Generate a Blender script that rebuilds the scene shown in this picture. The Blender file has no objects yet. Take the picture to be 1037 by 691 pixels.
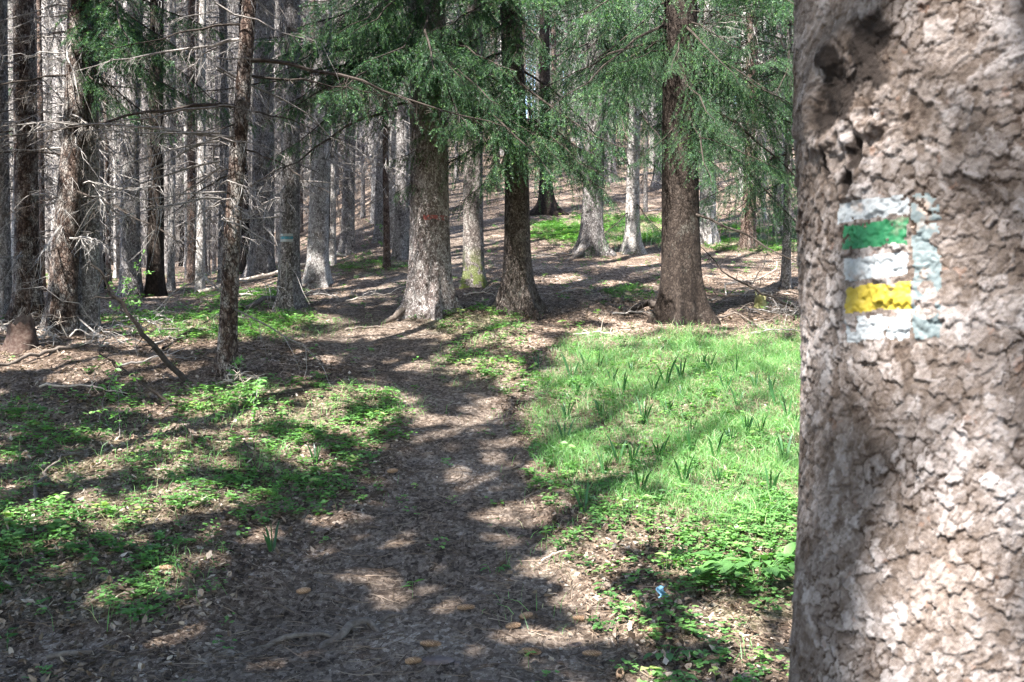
import bpy, math, random
import numpy as np
R_ = math.radians
rng = np.random.default_rng(11)
random.seed(5)
scn = bpy.context.scene
col = scn.collection

# ------------------------------------------------------------------ camera, sky, sun, exposure
FPX, CX, CY, EYE = 1100.0, 518.5, 345.5, 1.5
cam_d = bpy.data.cameras.new('camera')
cam_d.sensor_width = 22.3
cam_d.lens = FPX / 1037 * 22.3
cam_d.clip_start = 0.05
cam_d.clip_end = 3000
cam_d.dof.use_dof = True
cam_d.dof.focus_distance = 9.0
cam_d.dof.aperture_fstop = 10.0
cam = bpy.data.objects.new('camera', cam_d)
cam.location = (0, 0, EYE)
cam.rotation_euler = (R_(90), 0, 0)
col.objects.link(cam)
scn.camera = cam

SUN = np.array([-0.40, -0.60, 0.92]); SUN = SUN / np.linalg.norm(SUN)
elev = math.asin(SUN[2])
world = bpy.data.worlds.new('World'); scn.world = world
world.use_nodes = True
wn = world.node_tree.nodes; wl = world.node_tree.links
wn.clear()
sky = wn.new('ShaderNodeTexSky'); sky.sky_type = 'NISHITA'; sky.sun_disc = False
sky.sun_elevation = elev
sky.sun_rotation = math.atan2(SUN[0], SUN[1])
bg = wn.new('ShaderNodeBackground'); bg.inputs['Strength'].default_value = 0.125
wo = wn.new('ShaderNodeOutputWorld')
wl.new(sky.outputs[0], bg.inputs[0]); wl.new(bg.outputs[0], wo.inputs[0])
sl = bpy.data.lights.new('sun', 'SUN'); sl.energy = 5.0; sl.angle = R_(0.53); sl.color = (1.0, 0.965, 0.90)
so = bpy.data.objects.new('sun', sl); col.objects.link(so)
from mathutils import Vector
so.rotation_euler = Vector(SUN).to_track_quat('Z', 'Y').to_euler()
so.location = (0, 0, 40)
scn.view_settings.view_transform = 'Standard'
scn.view_settings.look = 'None'
scn.view_settings.gamma = 1
scn.view_settings.use_curve_mapping = False
scn.view_settings.exposure = 2.8
scn.cycles.max_bounces = 5
scn.cycles.diffuse_bounces = 3
scn.cycles.glossy_bounces = 1
scn.cycles.transmission_bounces = 2
scn.cycles.transparent_max_bounces = 4
scn.cycles.caustics_reflective = False
scn.cycles.caustics_refractive = False
scn.cycles.use_denoising = True
try:
    scn.cycles.denoiser = 'OPENIMAGEDENOISE'
    scn.cycles.denoising_prefilter = 'NONE'
except Exception:
    pass
scn.cycles.sample_clamp_indirect = 4.0
scn.cycles.use_adaptive_sampling = True
scn.cycles.adaptive_threshold = 0.02

# ------------------------------------------------------------------ noise helpers
def _h(ix, iy, s=0):
    n = (ix.astype(np.int64) * 374761393 + iy.astype(np.int64) * 668265263 + s * 1442695041) & 0x7fffffff
    n = ((n ^ (n >> 13)) * 1274126177) & 0x7fffffff
    n = (n ^ (n >> 16)) & 0xffffff
    return n / float(0xffffff)
def vnoise(x, y, s=0):
    x = np.asarray(x, float); y = np.asarray(y, float)
    ix = np.floor(x); iy = np.floor(y); fx = x - ix; fy = y - iy
    fx = fx * fx * (3 - 2 * fx); fy = fy * fy * (3 - 2 * fy)
    a = _h(ix, iy, s); b = _h(ix + 1, iy, s); c = _h(ix, iy + 1, s); d = _h(ix + 1, iy + 1, s)
    return (a * (1 - fx) + b * fx) * (1 - fy) + (c * (1 - fx) + d * fx) * fy
def fbm(x, y, s=0, o=4):
    t = 0; a = 0.5; m = 0
    for k in range(o):
        t = t + a * vnoise(x * 2 ** k, y * 2 ** k, s + k * 7); m += a; a *= 0.55
    return t / m
def sstep(a, b, x):
    t = np.clip((np.asarray(x, float) - a) / (b - a), 0, 1); return t * t * (3 - 2 * t)
def voronoi(u, v, s=0, jit=0.9):
    iu = np.floor(u); iv = np.floor(v)
    f1 = np.full(u.shape, 9.0); f2 = np.full(u.shape, 9.0)
    cr = np.zeros(u.shape); dx1 = np.zeros(u.shape); dy1 = np.zeros(u.shape)
    for a in (-1, 0, 1):
        for b in (-1, 0, 1):
            cx = iu + a; cy = iv + b
            px = cx + 0.5 + (_h(cx, cy, s + 1) - 0.5) * jit
            py = cy + 0.5 + (_h(cx, cy, s + 2) - 0.5) * jit
            dx = u - px; dy = v - py
            d = np.sqrt(dx * dx + dy * dy)
            m = d < f1
            f2 = np.where(m, f1, np.minimum(f2, d))
            cr = np.where(m, _h(cx, cy, s + 3), cr)
            dx1 = np.where(m, dx, dx1); dy1 = np.where(m, dy, dy1)
            f1 = np.where(m, d, f1)
    return f1, f2 - f1, cr, dx1, dy1

# ------------------------------------------------------------------ terrain
CP = np.array([(-400, -14), (-60, -1.5), (0, 0), (4.8, 0.0), (8, 0.66), (10.5, 1.25), (13, 1.80), (16, 2.36), (20, 3.12), (28, 4.9), (40, 8.2), (60, 13.4), (90, 20), (150, 30), (500, 70)], float)
LP = np.array([(-400, -14), (-60, -1.5), (0, 0), (4.8, 0.05), (8, 0.72), (10.5, 1.28), (13, 1.74), (16, 2.14), (20, 2.55), (30, 3.45), (45, 4.8), (60, 6.0), (100, 9), (150, 12), (500, 30)], float)
from_y = np.linspace(-400, 500, 18001)
def _smooth(tab):
    z = np.interp(from_y, tab[:, 0], tab[:, 1])
    k = np.hanning(31); k /= k.sum()
    return np.convolve(np.pad(z, 15, mode='edge'), k, 'valid')
CPz, LPz = _smooth(CP), _smooth(LP)
def terrain(x, y):
    x = np.asarray(x, float); y = np.asarray(y, float)
    zc = np.interp(y, from_y, CPz); zl = np.interp(y, from_y, LPz)
    u = x / np.maximum(y, 6.0)
    w = sstep(-0.30, -0.10, u)
    z = zl * (1 - w) + zc * w
    z = z + (fbm(x * 0.35, y * 0.35, 3, 3) - 0.5) * 0.16 * sstep(2, 8, np.abs(y)) + (fbm(x * 2.2, y * 2.2, 9, 3) - 0.5) * 0.055
    # grassy mound at the foot of the big spruce, flat shaded strip on the right
    z = z + 0.10 * np.exp(-((x + 0.55) / 0.7) ** 2 - ((y - 12.6) / 0.9) ** 2)
    return z
def proj(x, y, z):
    return CX + FPX * x / y, CY - FPX * (z - EYE) / y
def at(px, py, d):
    """world point seen at pixel (px, py), d metres away along the view axis"""
    return np.array([(px - CX) / FPX * d, d, EYE + (CY - py) / FPX * d])
def ground(px, py, dmin=3.0, dmax=120):
    ds = np.exp(np.linspace(math.log(dmin), math.log(dmax), 6000))
    x = (px - CX) / FPX * ds; z = EYE + (CY - py) / FPX * ds
    g = terrain(x, ds)
    k = np.nonzero(z <= g)[0]
    k = k[0] if len(k) else len(ds) - 1
    return np.array([x[k], ds[k], g[k]])

# ------------------------------------------------------------------ mesh builders
def mesh_np(name, V, F, mats, midx=None, tint=None, extra=None, smooth=False):
    """V (n,3); F list of int arrays (m,4)/(m,3) -> Mesh, fast"""
    me = bpy.data.meshes.new(name)
    if not isinstance(F, (list, tuple)): F = [F]
    F = [np.asarray(f, np.int32) for f in F if len(f)]
    V = np.asarray(V, np.float32)
    me.vertices.add(len(V)); me.vertices.foreach_set('co', V.ravel())
    loops = np.concatenate([f.ravel() for f in F])
    tot = np.concatenate([np.full(len(f), f.shape[1], np.int32) for f in F])
    start = np.concatenate([[0], np.cumsum(tot)[:-1]]).astype(np.int32)
    me.loops.add(len(loops)); me.loops.foreach_set('vertex_index', loops)
    me.polygons.add(len(tot)); me.polygons.foreach_set('loop_start', start)
    try: me.polygons.foreach_set('loop_total', tot)
    except Exception: pass
    if midx is not None: me.polygons.foreach_set('material_index', np.asarray(midx, np.int32))
    me.polygons.foreach_set('use_smooth', np.full(len(tot), smooth, bool))
    for m in (mats if isinstance(mats, (list, tuple)) else [mats]): me.materials.append(m)
    if tint is not None:
        a = me.attributes.new('tint', 'FLOAT', 'POINT'); a.data.foreach_set('value', np.asarray(tint, np.float32))
    for k, v in (extra or {}).items():
        a = me.attributes.new(k, 'FLOAT', 'POINT'); a.data.foreach_set('value', np.asarray(v, np.float32))
    me.update(calc_edges=True)
    return me

class MB:
    """collects vertex / quad blocks for one mesh"""
    def __init__(s): s.V = []; s.F = []; s.T = []; s.M = []; s.n = 0
    def add(s, V, F, tint=0.5, m=0):
        V = np.asarray(V, float).reshape(-1, 3)
        s.V.append(V); s.F.append(np.asarray(F) + s.n); s.n += len(V)
        s.T.append(np.broadcast_to(np.asarray(tint, float), (len(V),)) if np.ndim(tint) == 0 else np.asarray(tint, float))
        s.M.append(np.full(len(F), m)); return s
    def mesh(s, name, mats, smooth=False):
        t4 = [f for f in s.F if f.shape[1] == 4]; t3 = [f for f in s.F if f.shape[1] == 3]
        m4 = [m for f, m in zip(s.F, s.M) if f.shape[1] == 4]; m3 = [m for f, m in zip(s.F, s.M) if f.shape[1] == 3]
        F = []; M = []
        if t4: F.append(np.concatenate(t4)); M += m4
        if t3: F.append(np.concatenate(t3)); M += m3
        return mesh_np(name, np.concatenate(s.V), F, mats, np.concatenate(M), np.concatenate(s.T), None, smooth)

def tubes(P, Rr, k=3):
    """P (N,K,3) polylines, Rr (N,K) radii -> V, F (quads), index of polyline per vertex"""
    P = np.asarray(P, float); Rr = np.asarray(Rr, float)
    N, K, _ = P.shape
    T = np.gradient(P, axis=1); T /= np.linalg.norm(T, axis=2, keepdims=True) + 1e-9
    ref = np.where(np.abs(T[:, :1, 2:3]) > 0.8, np.array([1.0, 0, 0]), np.array([0, 0, 1.0]))
    ref = np.broadcast_to(ref, T.shape)
    A = np.cross(T, ref); A /= np.linalg.norm(A, axis=2, keepdims=True) + 1e-9
    B = np.cross(A, T)
    th = np.arange(k) / k * 2 * math.pi
    V = P[:, :, None, :] + Rr[:, :, None, None] * (np.cos(th)[None, None, :, None] * A[:, :, None, :] + np.sin(th)[None, None, :, None] * B[:, :, None, :])
    V = V.reshape(-1, 3)
    i = np.arange(N)[:, None, None]; j = np.arange(K - 1)[None, :, None]; a = np.arange(k)[None, None, :]
    b = (a + 1) % k
    base = i * K * k
    F = np.stack([base + j * k + a, base + j * k + b, base + (j + 1) * k + b, base + (j + 1) * k + a], -1).reshape(-1, 4)
    return V, F, np.repeat(np.arange(N), K * k)
def unit(v): return v / (np.linalg.norm(v, axis=-1, keepdims=True) + 1e-9)
def blades(B, D, L, W, r=None, midf=0.45, bend=0.0):
    """one kite quad per blade: base B, direction D, length L, width W"""
    r = r or rng
    D = unit(D); n = len(B)
    S = unit(np.cross(D, r.normal(size=(n, 3))))
    L = np.broadcast_to(L, (n,))[:, None]; W = np.broadcast_to(W, (n,))[:, None]
    mid = B + D * L * midf
    tip = B + D * L
    if bend: tip = tip + np.array([0, 0, -1.0]) * L * bend * r.uniform(0.2, 1, (n, 1))
    V = np.stack([B, mid - S * W / 2, tip, mid + S * W / 2], 1).reshape(-1, 3)
    F = np.arange(n * 4).reshape(-1, 4)
    return V, F

# ------------------------------------------------------------------ objects
def tag(o, label=None, cat=None, group=None, kind=None):
    if label: o['label'] = label
    if cat: o['category'] = cat
    if group: o['group'] = group
    if kind: o['kind'] = kind
    return o
def link(name, data, parent=None, loc=(0, 0, 0), rot=(0, 0, 0), sc=1.0):
    o = bpy.data.objects.new(name, data); col.objects.link(o)
    o.location = loc; o.rotation_euler = rot
    o.scale = (sc, sc, sc) if np.ndim(sc) == 0 else sc
    if parent is not None: o.parent = parent
    return o
def empty(name, loc, label, cat, group=None):
    o = link(name, None, None, loc); o.empty_display_size = 0.3
    return tag(o, label, cat, group)

# ------------------------------------------------------------------ materials
class NT:
    def __init__(s, name):
        s.m = bpy.data.materials.new(name); s.m.use_nodes = True
        s.t = s.m.node_tree; s.t.nodes.clear()
    def n(s, typ, **kw):
        nd = s.t.nodes.new('ShaderNode' + typ)
        for k, v in kw.items():
            if k.startswith('i_'):
                key = k[2:]
                key = int(key) if key.isdigit() else key.replace('_', ' ')
                nd.inputs[key].default_value = v
            else: setattr(nd, k, v)
        return nd
    def l(s, a, b): s.t.links.new(a, b)
    def ramp(s, fac, stops, interp='LINEAR'):
        r = s.n('ValToRGB'); r.color_ramp.interpolation = interp
        e = r.color_ramp.elements
        while len(e) < len(stops): e.new(0.5)
        for el, (p, c) in zip(e, stops):
            el.position = p; el.color = (*c, 1) if len(c) == 3 else c
        s.l(fac, r.inputs[0]); return r.outputs[0]
    def mix(s, fac, a, b, blend='MIX'):
        m = s.n('MixRGB', blend_type=blend)
        for sock, v in zip(m.inputs, (fac, a, b)):
            if hasattr(v, 'links'): s.l(v, sock)
            else: sock.default_value = v if not isinstance(v, tuple) else (*v, 1)
        return m.outputs[0]
    def math(s, op, a, b=0.0, clamp=False):
        m = s.n('Math', operation=op, use_clamp=clamp)
        for sock, v in zip(m.inputs, (a, b)):
            if hasattr(v, 'links'): s.l(v, sock)
            else: sock.default_value = v
        return m.outputs[0]
    def attr(s, name): return s.n('Attribute', attribute_name=name).outputs['Fac']
    def noise(s, vec, scale, detail=3, rough=0.55):
        t = s.n('TexNoise'); t.inputs['Scale'].default_value = scale; t.inputs['Detail'].default_value = detail
        t.inputs['Roughness'].default_value = rough
        if vec is not None: s.l(vec, t.inputs['Vector'])
        return t.outputs['Fac']
    def out(s, shader): 
        o = s.n('OutputMaterial'); s.l(shader, o.inputs[0]); return s.m
    def principled(s, colr, rough=0.85, normal=None, spec=0.2):
        p = s.n('BsdfPrincipled')
        p.inputs['Specular IOR Level'].default_value = spec
        if hasattr(rough, 'links'): s.l(rough, p.inputs['Roughness'])
        else: p.inputs['Roughness'].default_value = rough
        if hasattr(colr, 'links'): s.l(colr, p.inputs['Base Color'])
        else: p.inputs['Base Color'].default_value = (*colr, 1)
        if normal is not None: s.l(normal, p.inputs['Normal'])
        return p.outputs[0]
    def bump(s, h, strength=0.5, dist=0.01, normal=None):
        b = s.n('Bump'); b.inputs['Strength'].default_value = strength; b.inputs['Distance'].default_value = dist
        s.l(h, b.inputs['Height'])
        if normal is not None: s.l(normal, b.inputs['Normal'])
        return b.outputs[0]

def leaf_mat(name, stops, trans=0.35, rough=0.6, scale=1.0):
    t = NT(name)
    obj_r = t.n('ObjectInfo').outputs['Random']
    f = t.math('ADD', t.attr('tint'), t.math('MULTIPLY', t.math('SUBTRACT', obj_r, 0.5), 0.12), clamp=True)
    c = t.ramp(f, stops)
    d = t.n('BsdfDiffuse'); t.l(c, d.inputs[0])
    tr = t.n('BsdfTranslucent'); t.l(t.mix(1.0, c, (1.0, 1.25, 0.5), 'MULTIPLY'), tr.inputs[0])
    m = t.n('MixShader'); m.inputs[0].default_value = trans
    t.l(d.outputs[0], m.inputs[1]); t.l(tr.outputs[0], m.inputs[2])
    g = t.n('BsdfGlossy'); g.inputs['Roughness'].default_value = 0.45; g.inputs[0].default_value = (0.8, 0.85, 0.9, 1)
    m2 = t.n('MixShader'); m2.inputs[0].default_value = 0.03
    t.l(m.outputs[0], m2.inputs[1]); t.l(g.outputs[0], m2.inputs[2])
    return t.out(m2.outputs[0])
M = {}
M['needles'] = leaf_mat('spruce_needles', [(0.0, (0.05, 0.045, 0.028)), (0.12, (0.020, 0.048, 0.027)), (0.45, (0.050, 0.120, 0.058)), (0.72, (0.12, 0.24, 0.09)), (1.0, (0.30, 0.46, 0.15))], 0.32, 0.4)
M['grass'] = leaf_mat('grass_blades', [(0.0, (0.065, 0.165, 0.055)), (0.5, (0.145, 0.30, 0.10)), (0.85, (0.24, 0.42, 0.15)), (1.0, (0.46, 0.43, 0.27))], 0.48)
M['herb'] = leaf_mat('herb_leaves', [(0.0, (0.055, 0.13, 0.04)), (0.5, (0.12, 0.26, 0.075)), (0.9, (0.21, 0.37, 0.11)), (1.0, (0.34, 0.36, 0.14))], 0.42)
M['clump'] = leaf_mat('dark_clump_leaves', [(0.0, (0.012, 0.05, 0.014)), (1.0, (0.03, 0.10, 0.02))], 0.2)
M['young'] = leaf_mat('young_leaves', [(0.0, (0.08, 0.19, 0.05)), (1.0, (0.17, 0.33, 0.08))], 0.4)
M['litter'] = leaf_mat('dry_litter', [(0.0, (0.028, 0.019, 0.014)), (0.35, (0.085, 0.057, 0.040)), (0.7, (0.19, 0.137, 0.10)), (0.9, (0.32, 0.255, 0.205)), (1.0, (0.45, 0.385, 0.33))], 0.1)

def wood_mat(name, stops, scale=30, bump=0.6):
    t = NT(name)
    v = t.n('TexCoord').outputs['Object']
    f = t.noise(v, scale, 4, 0.65)
    f2 = t.math('ADD', t.math('MULTIPLY', f, 0.75), t.math('MULTIPLY', t.attr('tint'), 0.35))
    c = t.ramp(f2, stops)
    return t.out(t.principled(c, 0.85, t.bump(f, bump, 0.004)))
M['twig'] = wood_mat('dead_twig', [(0.2, (0.045, 0.038, 0.034)), (0.5, (0.165, 0.148, 0.138)), (0.8, (0.38, 0.36, 0.345))])
M['darkbranch'] = wood_mat('dark_branch', [(0.2, (0.012, 0.009, 0.008)), (0.5, (0.034, 0.026, 0.022)), (0.8, (0.08, 0.068, 0.058))])
M['bleached'] = wood_mat('bleached_wood', [(0.2, (0.12, 0.09, 0.07)), (0.5, (0.34, 0.28, 0.23)), (0.8, (0.55, 0.50, 0.45))])
M['rotten'] = wood_mat('rotten_wood', [(0.2, (0.03, 0.014, 0.010)), (0.5, (0.035, 0.020, 0.016)), (0.8, (0.11, 0.085, 0.07))])
M['root'] = wood_mat('root_bark', [(0.2, (0.035, 0.026, 0.022)), (0.5, (0.095, 0.075, 0.063)), (0.8, (0.21, 0.18, 0.155))])
M['cone'] = wood_mat('cone_scales', [(0.2, (0.09, 0.05, 0.032)), (0.5, (0.26, 0.165, 0.10)), (0.8, (0.45, 0.31, 0.21))], 60)
M['stone'] = wood_mat('stone', [(0.2, (0.05, 0.036, 0.033)), (0.5, (0.10, 0.075, 0.07)), (0.8, (0.18, 0.145, 0.135))], 20)
M['mossy'] = wood_mat('mossy_wood', [(0.2, (0.05, 0.045, 0.02)), (0.5, (0.13, 0.13, 0.05)), (0.8, (0.30, 0.27, 0.15))], 14)

def bark_mat(name, dark, mid, light, scale=62, lichen=(0.30, 0.31, 0.28), lich=0.35, bump=0.9, moss=0.0):
    t = NT(name)
    tc = t.n('TexCoord').outputs['Object']
    rnd = t.n('ObjectInfo').outputs['Random']
    off = t.n('CombineXYZ'); t.l(t.math('MULTIPLY', rnd, 37.0), off.inputs[2])
    add = t.n('VectorMath', operation='ADD'); t.l(tc, add.inputs[0]); t.l(off.outputs[0], add.inputs[1])
    mp = t.n('Mapping'); mp.inputs['Scale'].default_value = (1, 1, 0.62); t.l(add.outputs[0], mp.inputs['Vector'])
    nz = t.n('TexNoise'); nz.inputs['Scale'].default_value = 14; nz.inputs['Detail'].default_value = 3
    t.l(mp.outputs[0], nz.inputs['Vector'])
    w = t.n('VectorMath', operation='MULTIPLY_ADD'); t.l(nz.outputs['Color'], w.inputs[0]); w.inputs[1].default_value = (0.06,) * 3
    t.l(mp.outputs[0], w.inputs[2])
    vo = t.n('TexVoronoi', feature='DISTANCE_TO_EDGE'); vo.inputs['Scale'].default_value = scale; t.l(w.outputs[0], vo.inputs['Vector'])
    vc = t.n('TexVoronoi', feature='F1'); vc.inputs['Scale'].default_value = scale; t.l(w.outputs[0], vc.inputs['Vector'])
    sep = t.n('SeparateColor'); t.l(vc.outputs['Color'], sep.inputs[0])
    crack = t.n('MapRange'); crack.inputs['From Max'].default_value = 0.16; t.l(vo.outputs['Distance'], crack.inputs['Value'])
    crk = crack.outputs[0]
    fine = t.noise(mp.outputs[0], 90, 3, 0.7)
    big = t.noise(mp.outputs[0], 3.2, 4, 0.6)
    f = t.math('ADD', t.math('MULTIPLY', fine, 0.55), t.math('MULTIPLY', sep.outputs[0], 0.45))
    f = t.math('ADD', f, t.math('MULTIPLY', t.math('SUBTRACT', big, 0.5), 0.7))
    f = t.math('ADD', f, t.math('MULTIPLY', t.math('SUBTRACT', t.noise(mp.outputs[0], 16, 3, 0.6), 0.5), 0.6))
    c = t.ramp(f, [(0.25, dark), (0.5, mid), (0.8, light)])
    c = t.mix(t.math('MULTIPLY', t.math('SUBTRACT', 1.0, crk), 0.75), c, tuple(x * 0.75 for x in dark))
    lm = t.n('MapRange'); lm.inputs['From Min'].default_value = 0.60 - lich * 0.2; lm.inputs['From Max'].default_value = 0.72
    t.l(t.noise(mp.outputs[0], 7.5, 5, 0.7), lm.inputs['Value'])
    c = t.mix(t.math('MULTIPLY', t.math('MULTIPLY', lm.outputs[0], crk), lich * 1.6, clamp=True), c, lichen)
    vk = t.n('TexVoronoi', feature='F1'); vk.inputs['Scale'].default_value = 6.5; t.l(add.outputs[0], vk.inputs['Vector'])
    kn = t.n('MapRange'); kn.inputs['From Min'].default_value = 0.20; kn.inputs['From Max'].default_value = 0.11; t.l(vk.outputs['Distance'], kn.inputs['Value'])
    c = t.mix(t.math('MULTIPLY', kn.outputs[0], 0.75), c, tuple(x * 0.5 for x in dark))
    hue = t.math('ADD', 0.82, t.math('MULTIPLY', rnd, 0.36))
    vm = t.n('VectorMath', operation='SCALE'); t.l(c, vm.inputs[0]); t.l(hue, vm.inputs['Scale'])
    c = vm.outputs[0]
    if moss:
        sp = t.n('SeparateXYZ'); t.l(tc, sp.inputs[0])
        mm = t.n('MapRange'); mm.inputs['From Min'].default_value = 0.55; mm.inputs['From Max'].default_value = 0.0
        t.l(sp.outputs[2], mm.inputs['Value'])
        mk = t.math('MULTIPLY', mm.outputs[0], t.math('GREATER_THAN', t.noise(tc, 9, 4, 0.6), 0.47))
        c = t.mix(t.math('MULTIPLY', mk, moss), c, (0.13, 0.17, 0.035))
    h = t.math('ADD', t.math('ADD', t.math('MULTIPLY', crk, 0.7), t.math('MULTIPLY', t.noise(mp.outputs[0], 11, 2, 0.5), 1.4)), t.math('ADD', t.math('MULTIPLY', sep.outputs[1], 0.35), t.math('MULTIPLY', fine, 0.25)))
    return t.out(t.principled(c, 0.9, t.bump(h, bump, 0.010), 0.15))
M['bark_grey'] = bark_mat('spruce_bark_grey', (0.060, 0.052, 0.050), (0.19, 0.172, 0.168), (0.36, 0.34, 0.335))
M['bark_red'] = bark_mat('spruce_bark_reddish', (0.045, 0.028, 0.022), (0.12, 0.082, 0.066), (0.24, 0.185, 0.16), lich=0.3)
M['bark_rugged'] = bark_mat('spruce_bark_rugged', (0.018, 0.011, 0.009), (0.07, 0.045, 0.035), (0.19, 0.15, 0.13), scale=40, lich=0.6, lichen=(0.42, 0.40, 0.38), bump=1.0)
M['bark_dusky'] = bark_mat('spruce_bark_dusky', (0.028, 0.021, 0.018), (0.080, 0.064, 0.057), (0.16, 0.135, 0.122), lich=0.2)
M['bark_dark'] = bark_mat('spruce_bark_dark_shade', (0.011, 0.008, 0.007), (0.022, 0.016, 0.013), (0.044, 0.034, 0.029), scale=50, lich=0.1, bump=0.6)  # dark brown bark, darkened further to put shade into the trunk colour
M['bark_pale'] = bark_mat('spruce_bark_pale_lit', (0.12, 0.105, 0.10), (0.34, 0.315, 0.305), (0.55, 0.525, 0.51), lich=0.45, lichen=(0.5, 0.5, 0.46))  # pale bark; the sunlit look of trunks is put into its colour
M['bark_mossy'] = bark_mat('spruce_bark_mossy_foot', (0.055, 0.044, 0.040), (0.15, 0.128, 0.118), (0.27, 0.24, 0.225), moss=0.8)
M['bark_big'] = bark_mat('spruce_bark_big', (0.075, 0.055, 0.050), (0.23, 0.195, 0.185), (0.50, 0.46, 0.45), scale=75, lich=0.4, lichen=(0.4, 0.39, 0.37), moss=0.0)

# foreground bark: colour follows the modelled flakes (attributes), paint
def fore_bark():
    t = NT('foreground_bark')
    tc = t.n('TexCoord').outputs['Object']
    plate = t.attr('plate'); cell = t.attr('cell'); scar = t.attr('scar')
    n1 = t.noise(tc, 160, 4, 0.7); n2 = t.noise(tc, 22, 4, 0.6); n3 = t.noise(tc, 5, 3, 0.55)
    f = t.math('ADD', t.math('MULTIPLY', cell, 0.35), t.math('ADD', t.math('MULTIPLY', n1, 0.35), t.math('MULTIPLY', n2, 0.45)))
    f = t.math('ADD', f, t.math('MULTIPLY', t.math('SUBTRACT', n3, 0.5), 0.6))
    c = t.ramp(f, [(0.32, (0.048, 0.034, 0.027)), (0.46, (0.100, 0.077, 0.065)), (0.60, (0.165, 0.137, 0.126)), (0.80, (0.31, 0.28, 0.275))])
    c = t.mix(plate, (0.030, 0.018, 0.012), c)
    rust = t.math('GREATER_THAN', t.noise(tc, 34, 3, 0.6), 0.66)
    c = t.mix(t.math('MULTIPLY', rust, 0.22), c, (0.22, 0.11, 0.07))
    c = t.mix(t.math('MULTIPLY', t.math('POWER', scar, 0.6), t.math('ADD', 1.0, n2), clamp=True), c, (0.018, 0.013, 0.011))
    return t.out(t.principled(c, 0.88, t.bump(t.math('ADD', n1, t.math('MULTIPLY', n2, 0.8)), 0.5, 0.004), 0.2))
M['fore'] = fore_bark()
def paint(name, c, worn=0.25):
    t = NT(name)
    tc = t.n('TexCoord').outputs['Object']
    n1 = t.noise(tc, 120, 4, 0.7); n2 = t.noise(tc, 30, 3, 0.6)
    cc = t.mix(t.math('MULTIPLY', n1, worn, clamp=True), c, tuple(x * 0.45 for x in c))
    m = t.n('MapRange'); m.inputs['From Min'].default_value = 0.58; m.inputs['From Max'].default_value = 0.70; t.l(n2, m.inputs['Value'])
    cc = t.mix(t.math('MULTIPLY', m.outputs[0], worn * 1.6, clamp=True), cc, (0.25, 0.19, 0.16))
    return t.out(t.principled(cc, 0.55, t.bump(n1, 0.35, 0.003), 0.35))
M['white'] = paint('white_paint', (0.34, 0.36, 0.38), 0.5)
M['green'] = paint('green_paint', (0.012, 0.13, 0.05), 0.4)
M['yellow'] = paint('yellow_paint', (0.38, 0.29, 0.03), 0.7)
M['paleblue'] = paint('old_pale_paint', (0.15, 0.185, 0.195), 0.9)
M['redpaint'] = paint('faded_red_paint', (0.19, 0.045, 0.038), 0.7)
M['oldwhite'] = paint('dull_white_paint', (0.30, 0.33, 0.34), 0.6)
M['bluepaint'] = paint('blue_green_paint', (0.03, 0.16, 0.22), 0.3)
M['scrap'] = paint('pale_blue_scrap', (0.20, 0.38, 0.52), 0.1)

# ------------------------------------------------------------------ vegetation maps (pixels of the photo -> density on the ground)
def ell(px, py, cx, cy, rx, ry, soft=0.35):
    d = np.sqrt(((px - cx) / rx) ** 2 + ((py - cy) / ry) ** 2)
    return 1 - sstep(1 - soft, 1 + soft, d)
def meadow(px, py):
    m = np.maximum.reduce([ell(px, py, 690, 432, 150, 92, .15), ell(px, py, 800, 440, 130, 100, .2), ell(px, py, 600, 405, 60, 60, .2), ell(px, py, 900, 430, 150, 90)])
    return m
def herbs(px, py):
    m = np.maximum.reduce([
        0.8 * ell(px, py, 300, 415, 130, 26), 0.75 * ell(px, py, 180, 480, 190, 50), 0.8 * ell(px, py, 70, 560, 150, 75), 0.5 * ell(px, py, 60, 440, 120, 40),
        0.55 * ell(px, py, 350, 450, 60, 50), 0.6 * ell(px, py, 480, 360, 55, 40), 0.95 * ell(px, py, 475, 328, 50, 12), 0.35 * ell(px, py, 500, 385, 60, 30),
        0.5 * ell(px, py, 640, 560, 110, 50), 0.85 * ell(px, py, 760, 560, 90, 90), 0.35 * ell(px, py, 560, 600, 60, 60), 0.5 * ell(px, py, 700, 660, 120, 40),
        0.30 * ell(px, py, 640, 435, 130, 85), 0.45 * ell(px, py, 760, 500, 100, 60),
        1.0 * ell(px, py, 620, 234, 85, 15), 0.9 * ell(px, py, 770, 243, 60, 14), 0.8 * ell(px, py, 635, 299, 24, 8), 0.8 * ell(px, py, 240, 330, 120, 15), 0.6 * ell(px, py, 380, 270, 45, 10),
        0.5 * ell(px, py, 250, 305, 60, 12), 0.3 * ell(px, py, 570, 470, 40, 60)])
    return m
def path_mask(px, py):
    yy = np.array([200, 230, 262, 300, 335, 360, 400, 450, 500, 560, 620, 700])
    xx = np.array([455, 462, 470, 400, 375, 395, 450, 470, 465, 450, 420, 400])
    ww = np.array([18, 22, 26, 60, 70, 60, 52, 58, 75, 120, 190, 260])
    c = np.interp(py, yy, xx); w = np.interp(py, yy, ww)
    return 1 - sstep(0.75, 1.15, np.abs(px - c) / w)

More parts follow.
